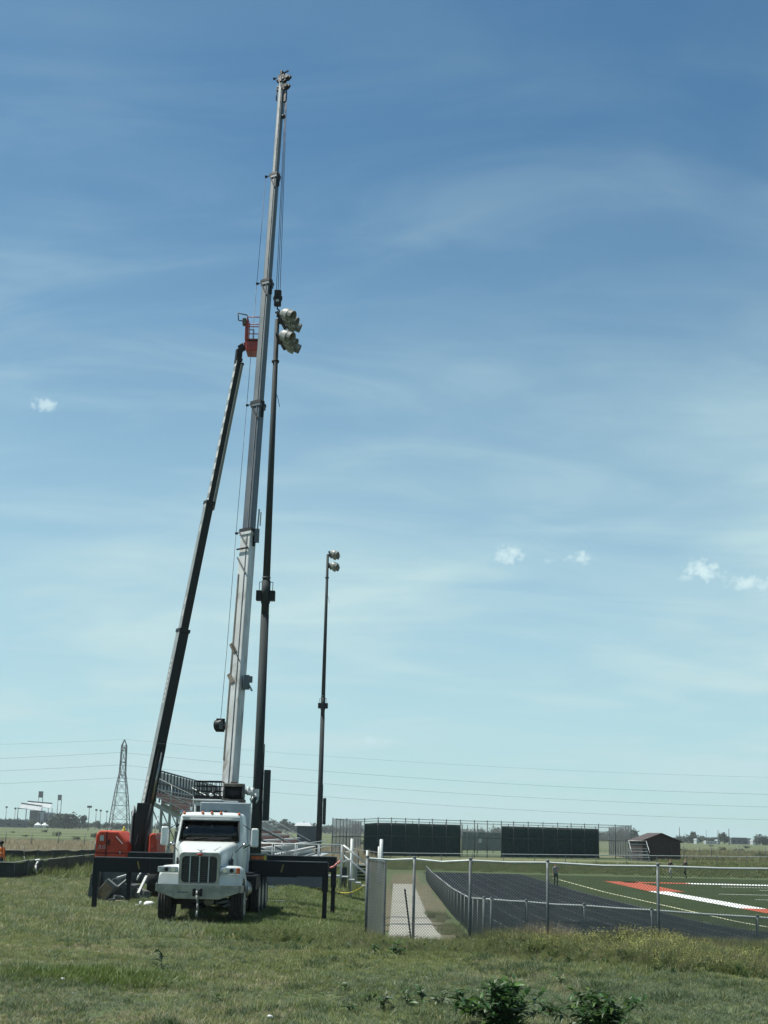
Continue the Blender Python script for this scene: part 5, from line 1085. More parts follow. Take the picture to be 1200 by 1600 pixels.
# ------------------------------------------------------------------ transmission tower and wires
TWY = 520
def tower(x, label):
    t = thing('transmission_tower', label, 'pylon', (x, TWY, g(x, TWY) - .3), 'transmission towers')
    H = 33.6; lv = [(0, 3.6), (5.2, 3.05), (10, 2.55), (14.5, 2.05), (18.5, 1.5), (21.5, 1.05), (25.5, .95), (29.5, .9), (31.2, .85), (33.4, .1)]
    cs = [(-1, -1), (1, -1), (1, 1), (-1, 1)]
    for a, b in cs:
        mb = MB()
        for (z0, w0_), (z1, w1_) in zip(lv[:-1], lv[1:]): mb.bar((a * w0_, b * w0_, z0), (a * w1_, b * w1_, z1), .26, .26, (0, 1, 0))
        mb.build('leg', M['steel_lattice'], t)
    for (z0, w0_), (z1, w1_) in zip(lv[:-1], lv[1:]):
        mb = MB()
        for i in range(4):
            (a, b), (c_, d_) = cs[i], cs[(i + 1) % 4]
            mb.bar((a * w0_, b * w0_, z0), (c_ * w1_, d_ * w1_, z1), .12, .12, (0, 0, 1)).bar((c_ * w0_, d_ * w0_, z0), (a * w1_, b * w1_, z1), .12, .12, (0, 0, 1)).bar((a * w1_, b * w1_, z1), (c_ * w1_, d_ * w1_, z1), .13, .13, (0, 0, 1))
            if z0 < 12: mid = ((a + c_) / 2 * w0_, (b + d_) / 2 * w0_, z0); mb.bar(mid, (a * (w0_ + w1_) / 2, b * (w0_ + w1_) / 2, (z0 + z1) / 2), .1, .1, (0, 0, 1))
        mb.build('lattice_bay', M['steel_lattice'], t)
    for z in (20.7, 25.2, 29.3):                        # crossarms run across the line, away from the viewer
        for s in (-1, 1): MB().bar((-.5, s * .8, z), (0, s * 5.2, z + .4), .18, .18).bar((.5, s * .8, z), (0, s * 5.2, z + .4), .18, .18).bar((0, s * .8, z + 1.5), (0, s * 5.2, z + .4), .16, .16).build('crossarm', M['steel_lattice'], t); MB().cyl((0, s * 5.1, z + .4), (0, s * 5.1, z - 1.4), .13, .13, 6).build('insulator', M['farwall'], t)
    return t
tx0 = (185.5 - 600) * TWY / 2274
tower(tx0, 'tall grey lattice transmission tower in the field behind the red lift')
WZ = [(33.2, .1, 8.2, -1.2), (29.3, -5.1, 9.5, 0), (24.9, -5.1, 9.5, 0), (20.4, -5.1, 9.5, 0)]
for k, (z, yo, sag, _) in enumerate(WZ):
    nm_ = ('topmost thin wire strung from the tower tip across the sky', 'upper power conductor below the tip wire', 'middle of the three power conductors', 'lowest power conductor running above the bleachers')[k]
    pts = []
    for span in (-1, 0):
        for i in range(25):
            t = i / 24; x = tx0 + 470 * (span + t); pts.append((x, TWY + yo, g(tx0, TWY) + z - (0 if k == 0 else 1.0) - 4 * sag * t * (1 - t)))
    o = MB().tube(pts, .042 if k else .028, 4).build('power_line', M['black']); tag(o, nm_, 'power line')
for s in (-1, 1): t2 = tower(tx0 + 470 * s, 'next lattice tower of the line, %s' % ('far to the left' if s < 0 else 'far to the right'))

# ------------------------------------------------------------------ the far edge of the plain
def leafball(seed, w, h, n, size):
    r_ = np.random.default_rng(seed); vs = []; fs = []
    cl = [(r_.normal(0, w * .30), r_.normal(0, w * .28), h * (.42 + .42 * r_.random()), w * r_.uniform(.22, .38)) for _ in range(9)]
    for _ in range(n):
        cx, cy, cz, cr = cl[r_.integers(len(cl))]; d = r_.normal(size=3); d /= np.linalg.norm(d); p = np.array([cx, cy, cz]) + d * cr * r_.uniform(.55, 1.05)
        if p[2] < h * .08: p[2] = h * .08 + .1
        u = r_.normal(size=3); u /= np.linalg.norm(u); v = np.cross(u, d); s = size * r_.uniform(.6, 1.3); b = len(vs)
        vs += [tuple(p - u * s), tuple(p + v * s * .7), tuple(p + u * s), tuple(p - v * s * .7)]; fs.append((b, b + 1, b + 2, b + 3))
    return MB().add(vs, fs)
def tree_proto(seed, w, h):
    t = bpy.data.objects.new('field_tree', None); COL.objects.link(t); t['category'] = 'tree'
    MB().cyl((0, 0, 0), (.1, 0, h * .45), w * .05, w * .03, 7).bar((.05, 0, h * .35), (w * .2, .1, h * .6), w * .03, w * .03).bar((.05, 0, h * .3), (-w * .2, -.1, h * .6), w * .03, w * .03).build('trunk', M['trunk'], t)
    leafball(seed, w, h, 420, .055 * (w + h)).build('crown', M['leaf_far'], t); return t
protos = [tree_proto(11, 10, 8), tree_proto(12, 8, 10), tree_proto(13, 14, 7), tree_proto(14, 6, 13)]
used = [False] * 4; tl = []
r3 = np.random.default_rng(5)
def plant_tree(px, D, s, kind, label):
    o = protos[kind] if not used[kind] else copy_tree(protos[kind]); used[kind] = True
    x = (px - 600) * D / 2274; o.location = (x, D, g(x, D) - .2); o.rotation_euler.z = r3.uniform(0, 6.28); o.scale = (s, s, s * r3.uniform(.85, 1.15)); tag(o, label, 'tree', 'trees along the edge of the plain'); tl.append(o)
L_LEFT = 'small green tree in the distant tree line left of the lift boom'; L_RIGHT = 'small green tree in the distant tree line beyond the brown shed'; L_MID = 'distant tree showing over the court fence'
for px in np.arange(-12, 132, 5.5):
    plant_tree(px + r3.uniform(-2, 2), r3.uniform(1000, 1250), r3.uniform(.4, .75), int(r3.integers(3)), L_LEFT)
plant_tree(100, 960, 1.1, 2, 'broad dark tree at the right end of the far stadium'); plant_tree(107, 960, .95, 1, 'rounded tree right next to the broad dark tree by the stadium')
plant_tree(129, 1000, .75, 3, 'narrow dark conifer standing up from the left tree line')
for px in np.arange(132, 262, 6): plant_tree(px + r3.uniform(-2, 2), r3.uniform(1050, 1400), r3.uniform(.35, .65), int(r3.integers(3)), L_LEFT)
for px in np.arange(1045, 1222, 5.6): plant_tree(px + r3.uniform(-2, 2), r3.uniform(1000, 1600), r3.uniform(.3, .6), int(r3.integers(3)), L_RIGHT)
plant_tree(1079, 980, .7, 2, 'largest dark tree right of the brown shed'); plant_tree(1083, 985, .55, 3, 'pointed dark tree beside the largest one'); plant_tree(1131, 960, .75, 1, 'dark tree right of the bright low roof'); plant_tree(1192, 900, .6, 2, 'broad dark tree near the right edge of the plain')
for px in np.concatenate([np.arange(420, 560, 8), np.arange(722, 785, 10), np.arange(940, 1000, 9)]): plant_tree(px + r3.uniform(-3, 3), r3.uniform(1000, 1500), r3.uniform(.6, 1.0), int(r3.integers(3)), L_MID)
for px, s, k in ((816, 1.0, 1), (822, .9, 1), (850, 1.2, 2), (864, 1.3, 2), (872, 1.1, 1), (680, .9, 2)): plant_tree(px, 900, s * .55, k, 'taller tree crown showing just over the court screens')

# the far stadium
SY = 1080; sX = lambda px: (px - 600) * SY / 2274; sz_ = lambda px, py: pix(px, py, SY).z
st = thing('stadium', 'distant grey stadium with bright sloping roofs beyond the field at left', 'stadium', (sX(68), SY, 0))
def sl_(px): return sX(px) - sX(68)
MB().box(((sl_(46) + sl_(61)) / 2, 6, 6.2), (sl_(61) - sl_(46), 20, 12.4)).build('wall', M['farwall'], st); MB().box(((sl_(61) + sl_(77)) / 2, 4, 5.6), (sl_(77) - sl_(61), 22, 11.2)).build('wall', M['cream'], st); MB().box(((sl_(77) + sl_(93)) / 2, 8, 5.2), (sl_(93) - sl_(77), 22, 10.4)).build('wall', M['farwall'], st)
for x in (sl_(63), sl_(71.5), sl_(75)): MB().box((x, -7.1, 6), (1.4, .2, 9)).build('window_bay', M['farwall'], st)
for (xa, ya), (xb, yb), dy in (((38, 1256), (77, 1259.5), 0), ((33, 1259.5), (66, 1264), -9)):
    a = Vector((sl_(xa), dy, sz_(xa, ya))); b = Vector((sl_(xb), dy, sz_(xb, yb)))
    MB().bar(a, b, 5.5, .3, (0, -.55, .83)).build('roof', M['farroof'], st); MB().bar(a + Vector((0, 2.4, 2.0)), b + Vector((0, 2.4, 2.0)), .8, .9).build('roof_edge', M['farwall'], st)
MB().bar((sl_(30), -10, sz_(30, 1263)), (sl_(44), -10, sz_(44, 1264)), 2, .8).build('canopy', M['farwall'], st)
for px in (30, 43, 77, 83): MB().cyl((sl_(px), -9, -1), (sl_(px), -9, sz_(px, 1263)), .35, .35, 6).build('column', M['farwall'], st)
lt_label = {48.3: 'left stadium light mast with a dark square lamp panel', 79: 'right stadium light mast with a dark square lamp panel'}
for px, top, bot, w_ in ((48.3, 1236, 1246, 6.6), (79, 1241.5, 1250, 5.6)):
    lm = thing('stadium_light', lt_label[px], 'light mast', (sX(px), SY + 22, 0), 'light masts over the stadium')
    z1, z0 = pix(px, top, SY + 22).z, pix(px, bot, SY + 22).z
    MB().box((0, 0, (z0 + z1) / 2), (w_ * .5, 1, z1 - z0)).build('lamp_panel', M['farwall'], lm)
    for k in range(4): MB().box((0, -.6, z0 + (z1 - z0) * (k + .5) / 4), (w_ * .52, .4, .35)).build('lamp_row', M['steel_lattice'], lm)
    for s in (-1, 1): MB().cyl((s * w_ * .24, 0, -1), (s * w_ * .24, 0, z0), .28, .28, 6).build('leg', M['steel_lattice'], lm)
for px, Y_ , lb in ((56, 1020, 'left peak of the white tents before the stadium'), (67, 1021, 'right small white tent before the stadium')):
    tn = MB().loft([[Vector((x, y, z)) for x, y in rrect(w_, w_ * .7, w_ * .2, 2)] for z, w_ in ((0, 4.6), (1.6, 5.0), (2.7, 2.2), (3.4, .3))], smooth=False).build('tent', M['bagwhite']); tn.location = (((px + 2) - 600) * Y_ / 2274, Y_, .3); tn.scale = (1, 1, 1); tag(tn, lb, 'tent')
for px, py, D, lb in ((7, 1261, 900, 'leftmost thin distant light pole, near the left edge'), (21, 1263, 900, 'thin distant pole between the left edge and the stadium'), (137, 1260.5, 700, 'largest distant light pole right of the stadium'), (148, 1265.5, 860, 'slim distant pole just right of the largest light pole'), (155, 1266.5, 860, 'middle one of the three slim distant poles'), (165, 1268, 880, 'slim distant pole nearest to the lattice tower')):
    z = pix(px, py, D).z; x = (px - 600) * D / 2274
    p = thing('far_light_pole', lb, 'light pole', (x, D, 0), 'distant light poles at left'); MB().cyl((0, 0, 0), (0, 0, z), .22, .16, 6).build('shaft', M['steel_lattice'], p); MB().box((0, 0, z), (2.2 if px == 137 else 1.3, .5, 1.0)).build('lamp_bar', M['steel_lattice'], p)
for px, top, D, tw_ in ((1103, 1296, 800, 0), (1121, 1296.5, 800, .6), (1138, 1294, 800, .3), (1061, 1292, 800, .2)):
    z = pix(px, top, D).z; x = (px - 600) * D / 2274
    p = thing('far_utility_pole', 'distant thin pole standing above the right tree line', 'utility pole', (x, D, -.5), 'distant poles at right'); MB().cyl((0, 0, 0), (0, 0, z + .5), .16, .1, 6).build('shaft', M['steel_lattice'], p)
    if tw_: MB().cyl((tw_, 0, 0), (tw_, 0, z + .2), .12, .1, 6).bar((-.2, 0, z - .8), (tw_ + .3, 0, z - .8), .14, .14).build('twin_shaft', M['steel_lattice'], p)
sg = thing('far_sign', 'distant sign board on a mast near the right edge', 'sign', ((1187 - 600) * 900 / 2274, 900, 0)); z = pix(1187, 1304.5, 900).z; MB().box((0, 0, z), (1.7, .4, .9)).build('board', M['farwall'], sg); MB().cyl((0, 0, 0), (0, 0, z), .14, .14, 6).build('mast', M['steel_lattice'], sg)
for px, w_, D, h_, wm, rm, lb in ((1109, 6.5, 900, 1.5, 'cream', 'farroof', 'low building with a bright white roof in the right distance'), (1087, 1.3, 880, 2.4, 'farroof', 'farroof', 'small white house left of the bright low roof'), (1120, 1.5, 920, 2.2, 'farroof', 'farroof', 'small pale block right of the bright low roof'), (1152, 11, 1000, 3.6, 'farwall', 'steel_lattice', 'wide grey shed with a dark roof in the right distance'), (1165, 5, 1010, 3.4, 'cream', 'alu_dull', 'pale house right of the wide grey shed'), (14, 22, 960, 4.0, 'farwall', 'steel_lattice', 'long low dark building left of the stadium'), (1178, 4, 960, 2.6, 'farroof', 'alu_dull', 'little white house near the right edge')):
    hz = thing('far_building', lb, 'building', ((px - 600) * D / 2274, D, 0)); MB().box((0, 0, h_ / 2), (w_, 8, h_)).build('wall', M[wm], hz); MB().prism([(-w_ / 2 - .2, h_), (w_ / 2 + .2, h_), (w_ / 2 - .3, h_ + h_ * .25), (-w_ / 2 + .3, h_ + h_ * .25)], -4.3, 4.3, 'y').build('roof', M[rm], hz)
    for k in range(3 if w_ > 4 else 1): MB().box((-w_ / 3 + k * w_ / 3 if w_ > 4 else 0, -4.03, h_ * .5), (w_ * .12, .06, h_ * .3)).build('window', M['glass'], hz)
# scattered bushes standing in the plain
bproto = leafball(31, 2.2, 1.5, 300, .16).build('field_shrub', M['leaf_far']); nb = 0
for px, D in ((1012, 230), (1060, 260), (1128, 330), (1185, 205), (1188, 178), (1155, 300), (1070, 205), (40, 300), (90, 330), (120, 260), (150, 290), (20, 420), (70, 480), (1045, 500), (1110, 560), (1165, 480), (460, 210), (478, 240), (560, 260), (1030, 190)):
    o = bproto if nb == 0 else bproto.copy(); 
    if nb: COL.objects.link(o)
    x = (px - 600) * D / 2274; o.location = (x, D, g(x, D) - .15); s = r3.uniform(.6, 1.1); o.scale = (s, s, s * r3.uniform(.5, .9)); o.rotation_euler.z = r3.uniform(0, 6)
    tag(o, 'low dark shrub standing in the open grass plain', 'shrub', 'low shrubs scattered over the plain'); nb += 1

# ------------------------------------------------------------------ grass and weeds
LIB = bpy.data.collections.new('tuft_library')      # not linked: only a source for the instances
def blade(mb_v, mb_f, base, ang, ln, lean, wd, curl):
    dx, dy = math.cos(ang), math.sin(ang); px_, py_ = -dy * wd, dx * wd; b = len(mb_v)
    for k, t in enumerate((0, .55, 1)):
        x = base[0] + dx * (lean * t + curl * t * t) * ln; y = base[1] + dy * (lean * t + curl * t * t) * ln; z = ln * (t - .28 * curl * t * t); w = (1, .75, .08)[k]
        mb_v += [(x - px_ * w, y - py_ * w, z), (x + px_ * w, y + py_ * w, z)]
    mb_f += [(b, b + 1, b + 3, b + 2), (b + 2, b + 3, b + 5, b + 4)]
def tuft(name, n, spread, l0, l1, wd, m, seed, heads=None, leanr=(.1, .6)):
    r_ = np.random.default_rng(seed); v = []; f = []; hf = []
    for _ in range(n):
        a = r_.uniform(0, 6.28); ln = r_.uniform(l0, l1); le = r_.uniform(*leanr); cu = r_.uniform(0, .5); bs = (r_.normal(0, spread), r_.normal(0, spread)); blade(v, f, bs, a, ln, le, wd * r_.uniform(.6, 1.3), cu)
        if heads and r_.random() < heads:
            x, y, z = v[-1]; b = len(v); s = wd * 1.7; v += [(x - s, y, z - .01), (x, y - s, z + .06), (x + s, y, z - .01), (x, y + s, z + .10)]; f += [(b, b + 1, b + 2), (b, b + 2, b + 3)]; hf += [len(f) - 2, len(f) - 1]
    me = bpy.data.meshes.new(name); me.from_pydata(v, [], f); ms = m if isinstance(m, tuple) else (m,)
    for q in ms: me.materials.append(M[q])
    for i in hf: me.polygons[i].material_index = len(ms) - 1
    o = bpy.data.objects.new(name, me); return o
def forb(name, n, spread, h, lw, m, seed, bloom=0):
    r_ = np.random.default_rng(seed); v = []; f = []; hf = []
    for _ in range(n):
        a = r_.uniform(0, 6.28); rr = spread * math.sqrt(r_.random()); z = h * r_.uniform(.05, 1) * (1 - .45 * (rr / spread) ** 2); x, y = math.cos(a) * rr, math.sin(a) * rr; b = len(v)
        d = np.array((math.cos(a + r_.normal(0, .8)), math.sin(a + r_.normal(0, .8)), r_.uniform(-.2, 1.1))); d /= np.linalg.norm(d); sd_ = np.cross(d, (0, 0, 1)); sd_ /= np.linalg.norm(sd_) + 1e-6; L_ = lw * r_.uniform(2.0, 4.2); p = np.array((x, y, z))
        v += [tuple(p), tuple(p + d * L_ * .5 + sd_ * lw * .6), tuple(p + d * L_), tuple(p + d * L_ * .5 - sd_ * lw * .6)]; f.append((b, b + 1, b + 2, b + 3))
    for _ in range(n // 9):
        a = r_.uniform(0, 6.28); blade(v, f, (r_.normal(0, spread * .5), r_.normal(0, spread * .5)), a, h * r_.uniform(.8, 1.25), r_.uniform(.05, .4), .005, .2)
    for _ in range(bloom):
        b = len(v); p = np.array((r_.normal(0, spread * .5), r_.normal(0, spread * .5), h * r_.uniform(.75, 1.2))); s = .016
        v += [tuple(p + (-s, 0, 0)), tuple(p + (0, -s, s)), tuple(p + (s, 0, 0)), tuple(p + (0, s, s))]; hf.append(len(f)); f.append((b, b + 1, b + 2, b + 3))
    me = bpy.data.meshes.new(name); me.from_pydata(v, [], f); ms = m if isinstance(m, tuple) else (m,)
    for q in ms: me.materials.append(M[q])
    for i in hf: me.polygons[i].material_index = len(ms) - 1
    return bpy.data.objects.new(name, me)
def rosette(name, n, ln, wd, m, seed, rise=.5):
    r_ = np.random.default_rng(seed); v = []; f = []
    for _ in range(n):
        a = r_.uniform(0, 6.28); L_ = ln * r_.uniform(.6, 1.15); up_ = rise * r_.uniform(.5, 1.4); b = len(v); dx, dy = math.cos(a), math.sin(a)
        for t, w in ((0, .25), (.3, .8), (.65, 1), (1, .06)):
            x = dx * L_ * t; y = dy * L_ * t; z = L_ * up_ * (t - .45 * t * t) * 1.5; q = wd * w
            v += [(x + dy * q, y - dx * q, z + q * .3), (x, y, z), (x - dy * q, y + dx * q, z + q * .3)]
        for k in range(3): f += [(b + 3 * k, b + 3 * k + 1, b + 3 * k + 4, b + 3 * k + 3), (b + 3 * k + 1, b + 3 * k + 2, b + 3 * k + 5, b + 3 * k + 4)]
    me = bpy.data.meshes.new(name); me.from_pydata(v, [], f); me.materials.append(M[m]); me.polygons.foreach_set('use_smooth', [True] * len(f)); return bpy.data.objects.new(name, me)
G = lambda nm, c, rand=.28, t=.3, rough=.55: M.__setitem__(nm, mat(nm, c, tuple(k * .7 for k in c), rough, scale=3, rand=rand, trans=t, spec=.3))
G('g_blue', (.112, .155, .080)); G('g_green', (.148, .182, .052)); G('g_lush', (.110, .165, .034)); G('g_dry', (.29, .265, .145), .2); G('g_weed', (.142, .175, .060)); G('g_tan', (.235, .22, .12), .2); G('g_yellow', (.34, .34, .09), .15); G('g_dark', (.045, .085, .03)); G('g_silver', (.16, .19, .145)); G('g_white', (.55, .55, .5), .1); G('g_straw', (.33, .285, .185), .2)
def scatter(name, protos_, pts, scl, tilt=.18, w=None):
    """grass as one object: points with a scale, a turn and a kind, dressed by geometry nodes"""
    col = bpy.data.collections.new(name + '_kinds'); LIB.children.link(col)
    for i, o in enumerate(protos_): o.name = '%02d_%s' % (i, o.name); col.objects.link(o)
    n = len(pts); me = bpy.data.meshes.new(name); me.from_pydata(pts.tolist() if hasattr(pts, 'tolist') else pts, [], [])
    rot = np.stack([rng.normal(0, tilt, n), rng.normal(0, tilt, n), rng.uniform(0, 6.28, n)], 1)
    me.attributes.new('turn', 'FLOAT_VECTOR', 'POINT').data.foreach_set('vector', rot.astype(np.float32).ravel())
    me.attributes.new('size', 'FLOAT', 'POINT').data.foreach_set('value', scl.astype(np.float32))
    pk = rng.choice(len(protos_), n, p=w) if not isinstance(w, np.ndarray) or w.ndim == 1 else w[:, 0].astype(int)
    me.attributes.new('kind', 'INT', 'POINT').data.foreach_set('value', pk.astype(np.int32))
    o = bpy.data.objects.new(name, me); COL.objects.link(o); o['kind'] = 'stuff'
    ng = bpy.data.node_groups.new(name + '_nodes', 'GeometryNodeTree'); ng.interface.new_socket('Geometry', in_out='INPUT', socket_type='NodeSocketGeometry'); ng.interface.new_socket('Geometry', in_out='OUTPUT', socket_type='NodeSocketGeometry')
    a, b = ng.nodes.new('NodeGroupInput'), ng.nodes.new('NodeGroupOutput'); ip = ng.nodes.new('GeometryNodeInstanceOnPoints'); ci = ng.nodes.new('GeometryNodeCollectionInfo'); ci.inputs['Collection'].default_value = col; ci.inputs['Separate Children'].default_value = True; ci.inputs['Reset Children'].default_value = True
    def na(nm, ty): q = ng.nodes.new('GeometryNodeInputNamedAttribute'); q.data_type = ty; q.inputs[0].default_value = nm; return q.outputs[0]
    e = ng.nodes.new('FunctionNodeEulerToRotation'); L = ng.links.new; L(na('turn', 'FLOAT_VECTOR'), e.inputs[0])
    L(a.outputs[0], ip.inputs['Points']); L(ci.outputs[0], ip.inputs['Instance']); ip.inputs['Pick Instance'].default_value = True; L(na('kind', 'INT'), ip.inputs['Instance Index']); L(e.outputs[0], ip.inputs['Rotation']); L(na('size', 'FLOAT'), ip.inputs['Scale']); L(ip.outputs[0], b.inputs[0])
    o.modifiers.new('dress', 'NODES').node_group = ng; return o
def vn(x, y, s, seed):      # cheap smooth value noise 0..1, two octaves
    def one(x, y, k):
        xi, yi = np.floor(x).astype(int), np.floor(y).astype(int); fx, fy = x - xi, y - yi; fx, fy = fx * fx * (3 - 2 * fx), fy * fy * (3 - 2 * fy)
        h = lambda a, b: np.modf(np.abs(np.sin(a * 127.1 + b * 311.7 + k * 74.7) * 43758.5453))[0]
        return (h(xi, yi) * (1 - fx) + h(xi + 1, yi) * fx) * (1 - fy) + (h(xi, yi + 1) * (1 - fx) + h(xi + 1, yi + 1) * fx) * fy
    return .65 * one(x * s, y * s, seed) + .35 * one(x * s * 2.3, y * s * 2.3, seed + 9)
def field(y0, y1, dens, marg=1.0):
    n = int(dens * .285 * (y1 * y1 - y0 * y0) * 1.08); y = np.sqrt(rng.uniform(y0 * y0, y1 * y1, n)); x = rng.uniform(-1, 1, n) * (.272 * y + marg); return x, y
fence_y = lambda x: YF - .2 - .19 * x * (x > 0)
def weed_edge(x):    # near edge of the tall weeds, along the fence
    return np.where(x < -1.5, 33.0 + (-1.5 - x) * 1.4, np.where(x < 3, 31.6 + 0 * x, 31.6 - (x - 3) * .85)) + .9 * (vn(x, 0 * x, .5, 3) - .5) * 2
def keep_ground(x, y):   # not on path, track, or hard court
    return ~((x > -.1) & (y > 36.6) & (y < 140))
# short mown grass
x, y = field(19.5, 36, 300); e_ = weed_edge(x); k = keep_ground(x, y) & (y < e_ + 1.2); x, y = x[k], y[k]
bare = vn(x, y, .35, 21) * .7 + vn(x, y, 1.3, 2) * .3; k = rng.random(len(x)) < np.clip(1.5 - bare * 1.05, .3, 1); x, y = x[k], y[k]
patch = vn(x, y, .22, 40); lush = np.exp(-(((x + 4.9) / 1.3) ** 2 + ((y - 25.6) / 1.0) ** 2)); drier = smooth(0, -6, x) * .5
pr = rng.random(len(x)); kind = np.where(pr < .50, 0, 1)
blu = smooth(30, 24, y) * .45 + smooth(-3, 2, x) * .2 + (patch - .5) * .9 + .1; kind = np.where(rng.random(len(x)) < np.clip(blu, .1, .9), 0, 1); kind = np.where(rng.random(len(x)) < .08 + .40 * smooth(.50, .68, vn(x, y, .38, 5)) + drier * .42 * (vn(x, y, .7, 6) > .45), 3, kind); kind = np.where(rng.random(len(x)) < lush * 1.5, 2, kind); kind = np.where(rng.random(len(x)) < .09, 4, kind); clump = (rng.random(len(x)) < .16 * (vn(x, y, 2.1, 91) > .66)); kind = np.where(clump, 6, kind); kind = np.where(rng.random(len(x)) < .0016, 5, kind)
s = rng.uniform(.5, 1.15, len(x)) * (1 + lush * 1.2) * (.35 + .85 * vn(x, y, .8, 77))
mk = lambda: [tuft('tuft', 16, .06, .05, .11, .0048, 'g_blue', 1, leanr=(.3, 1.6)), tuft('tuft', 16, .06, .05, .11, .0048, 'g_green', 2, leanr=(.3, 1.6)), tuft('tuft', 16, .05, .07, .15, .0045, 'g_lush', 3), tuft('tuft', 12, .05, .05, .11, .0036, 'g_dry', 4, leanr=(.3, 1.3)), rosette('rosette', 9, .075, .016, 'g_silver', 5), rosette('bloom', 6, .03, .012, 'g_white', 6, 1.6), tuft('clump', 22, .07, .08, .19, .0055, 'g_dark', 7, leanr=(.2, 1.1))]
scatter('mown_grass', mk(), np.stack([x, y, gz(x, y)], 1), s, w=kind[:, None] * np.ones((1, 2)))
x, y = field(36, 74, 62); k = keep_ground(x, y) & (x < .1); x, y = x[k], y[k]
patch = vn(x, y, .22, 40); kind = np.where(rng.random(len(x)) < .3 + .3 * patch, 0, 1); kind = np.where(rng.random(len(x)) < .12 + .3 * (vn(x, y, .5, 5) > .58), 3, kind); kind = np.where((rng.random(len(x)) < .35) & (x > -4.5), 2, kind)
s = rng.uniform(.8, 1.5, len(x)) * (.8 + .7 * patch)
scatter('lawn_grass', mk(), np.stack([x, y, gz(x, y)], 1), s * .95, w=kind[:, None] * np.ones((1, 2)))
# tall weeds along the fence
n = 13000; x = rng.uniform(-4.2, 11.5, n); e_ = weed_edge(x); y = e_ + rng.beta(1.3, 1.0, n) * (fence_y(x) + 1.1 - e_); k = ~((x > -.1) & (x < 1.9) & (y > fence_y(x) - .6)) & (vn(x, y, .9, 12) > .26); x, y = x[k], y[k]; tt = np.clip((y - weed_edge(x)) / 2.2, 0.15, 1)
kind = np.where(rng.random(len(x)) < .5, 0, 1); kind = np.where(rng.random(len(x)) < (.10 + .16 * (vn(x, y, .45, 17) > .55)) * (x > -1), 2, kind)
ye = np.exp(-(((x - 5.9) / 1.7) ** 2)) * .75 + .25 * (x > 3.5); kind = np.where(rng.random(len(x)) < ye * .15, 3, kind); kind = np.where(rng.random(len(x)) < .09, 4, kind)
s = (.30 + .40 * tt) * np.where(x > 7.4, .8, 1) * rng.uniform(.7, 1.2, len(x)) * (.75 + .5 * vn(x, y, .6, 30)) * (1 + .25 * np.exp(-((x - 5.9) / 1.2) ** 2)) * np.where((x > -.4) & (x < 2.6), .72, 1)
scatter('tall_weeds', [forb('weed', 60, .17, .42, .016, 'g_weed', 21), forb('weed', 60, .17, .38, .018, 'g_green', 22), tuft('weed', 14, .09, .25, .55, .005, ('g_tan', 'g_tan'), 23, .6, (.1, .7)), forb('weed', 56, .17, .46, .016, ('g_weed', 'g_yellow'), 24, 16), rosette('weed', 14, .32, .045, 'g_dark', 25, .9)], np.stack([x, y, gz(x, y)], 1), s, .12, w=kind[:, None] * np.ones((1, 2)))
# pale dry clump by the second fence post and taller rough grass between the two fences
x = rng.normal(4.05, .28, 130); y = rng.normal(36.2, .2, 130); scatter('dry_clump', [tuft('dry', 14, .06, .3, .62, .004, 'g_straw', 41, leanr=(.1, .8))], np.stack([x, y, gz(x, y)], 1), rng.uniform(.6, 1.1, 130))
n = 2600; x = rng.uniform(2.9, 11.5, n); y = fence_y(x) + rng.uniform(.2, 1.0, n) * (38.6 - fence_y(x)); x2 = rng.uniform(1.75, 2.6, 900); y2 = rng.uniform(37.3, 60, 900) ; x = np.concatenate([x, x2]); y = np.concatenate([y, y2]); k = np.concatenate([np.ones(n, bool), vn(x2, y2, .6, 8) > .58]); x, y = x[k], y[k]
scatter('rough_grass', [tuft('rough', 12, .07, .12, .30, .005, 'g_green', 51), tuft('rough', 12, .07, .12, .32, .005, 'g_weed', 52), tuft('rough', 10, .06, .1, .3, .004, 'g_tan', 53)], np.stack([x, y, gz(x, y)], 1), rng.uniform(.6, 1.2, len(x)))
# longer grass in the plain at left and round the stand, and the berm before the courts
n = 26000; y = np.sqrt(rng.uniform(72 ** 2, 190 ** 2, n)); x = -rng.uniform(.02, 1, n) * (.275 * y); k = rng.random(n) < .4 + .6 * vn(x, y, .12, 60); x, y = x[k], y[k]; kind = np.where(y > 112 + 8 * vn(x, y, .1, 61), np.where(rng.random(len(x)) < .75, 2, 1), np.where(rng.random(len(x)) < .6, 0, 1)); k = ~((y > 72) & (y < 117) & (x > -12.6) & (x < -4.4)); x, y, kind = x[k], y[k], kind[k]
scatter('field_grass', [tuft('long', 12, .16, .25, .55, .013, 'g_green', 61), tuft('long', 12, .16, .25, .6, .013, 'g_weed', 62), tuft('long', 14, .2, .4, .85, .016, 'g_straw', 63, leanr=(.1, .5))], np.stack([x, y, gz(x, y)], 1), rng.uniform(.6, 1.2, len(x)), w=kind[:, None] * np.ones((1, 2)))
n = 15000; x = rng.uniform(-6, 46, n); y = rng.uniform(135.3, 156, n); k = (y < 141.5 + x * .12) | (x > 29); x, y = x[k], y[k]
scatter('berm_grass', [tuft('long', 12, .16, .12, .3, .014, 'g_green', 71), tuft('long', 12, .16, .12, .35, .014, 'g_weed', 72), tuft('long', 12, .16, .15, .4, .013, 'g_tan', 73)], np.stack([x, y, gz(x, y)], 1), rng.uniform(.6, 1.2, len(x)), w=np.array([.45, .4, .15]))
n = 9000; y = np.sqrt(rng.uniform(156 ** 2, 300 ** 2, n)); x = rng.uniform(.19, .29, n) * y; k = vn(x, y, .06, 80) > .42; x, y = x[k], y[k]
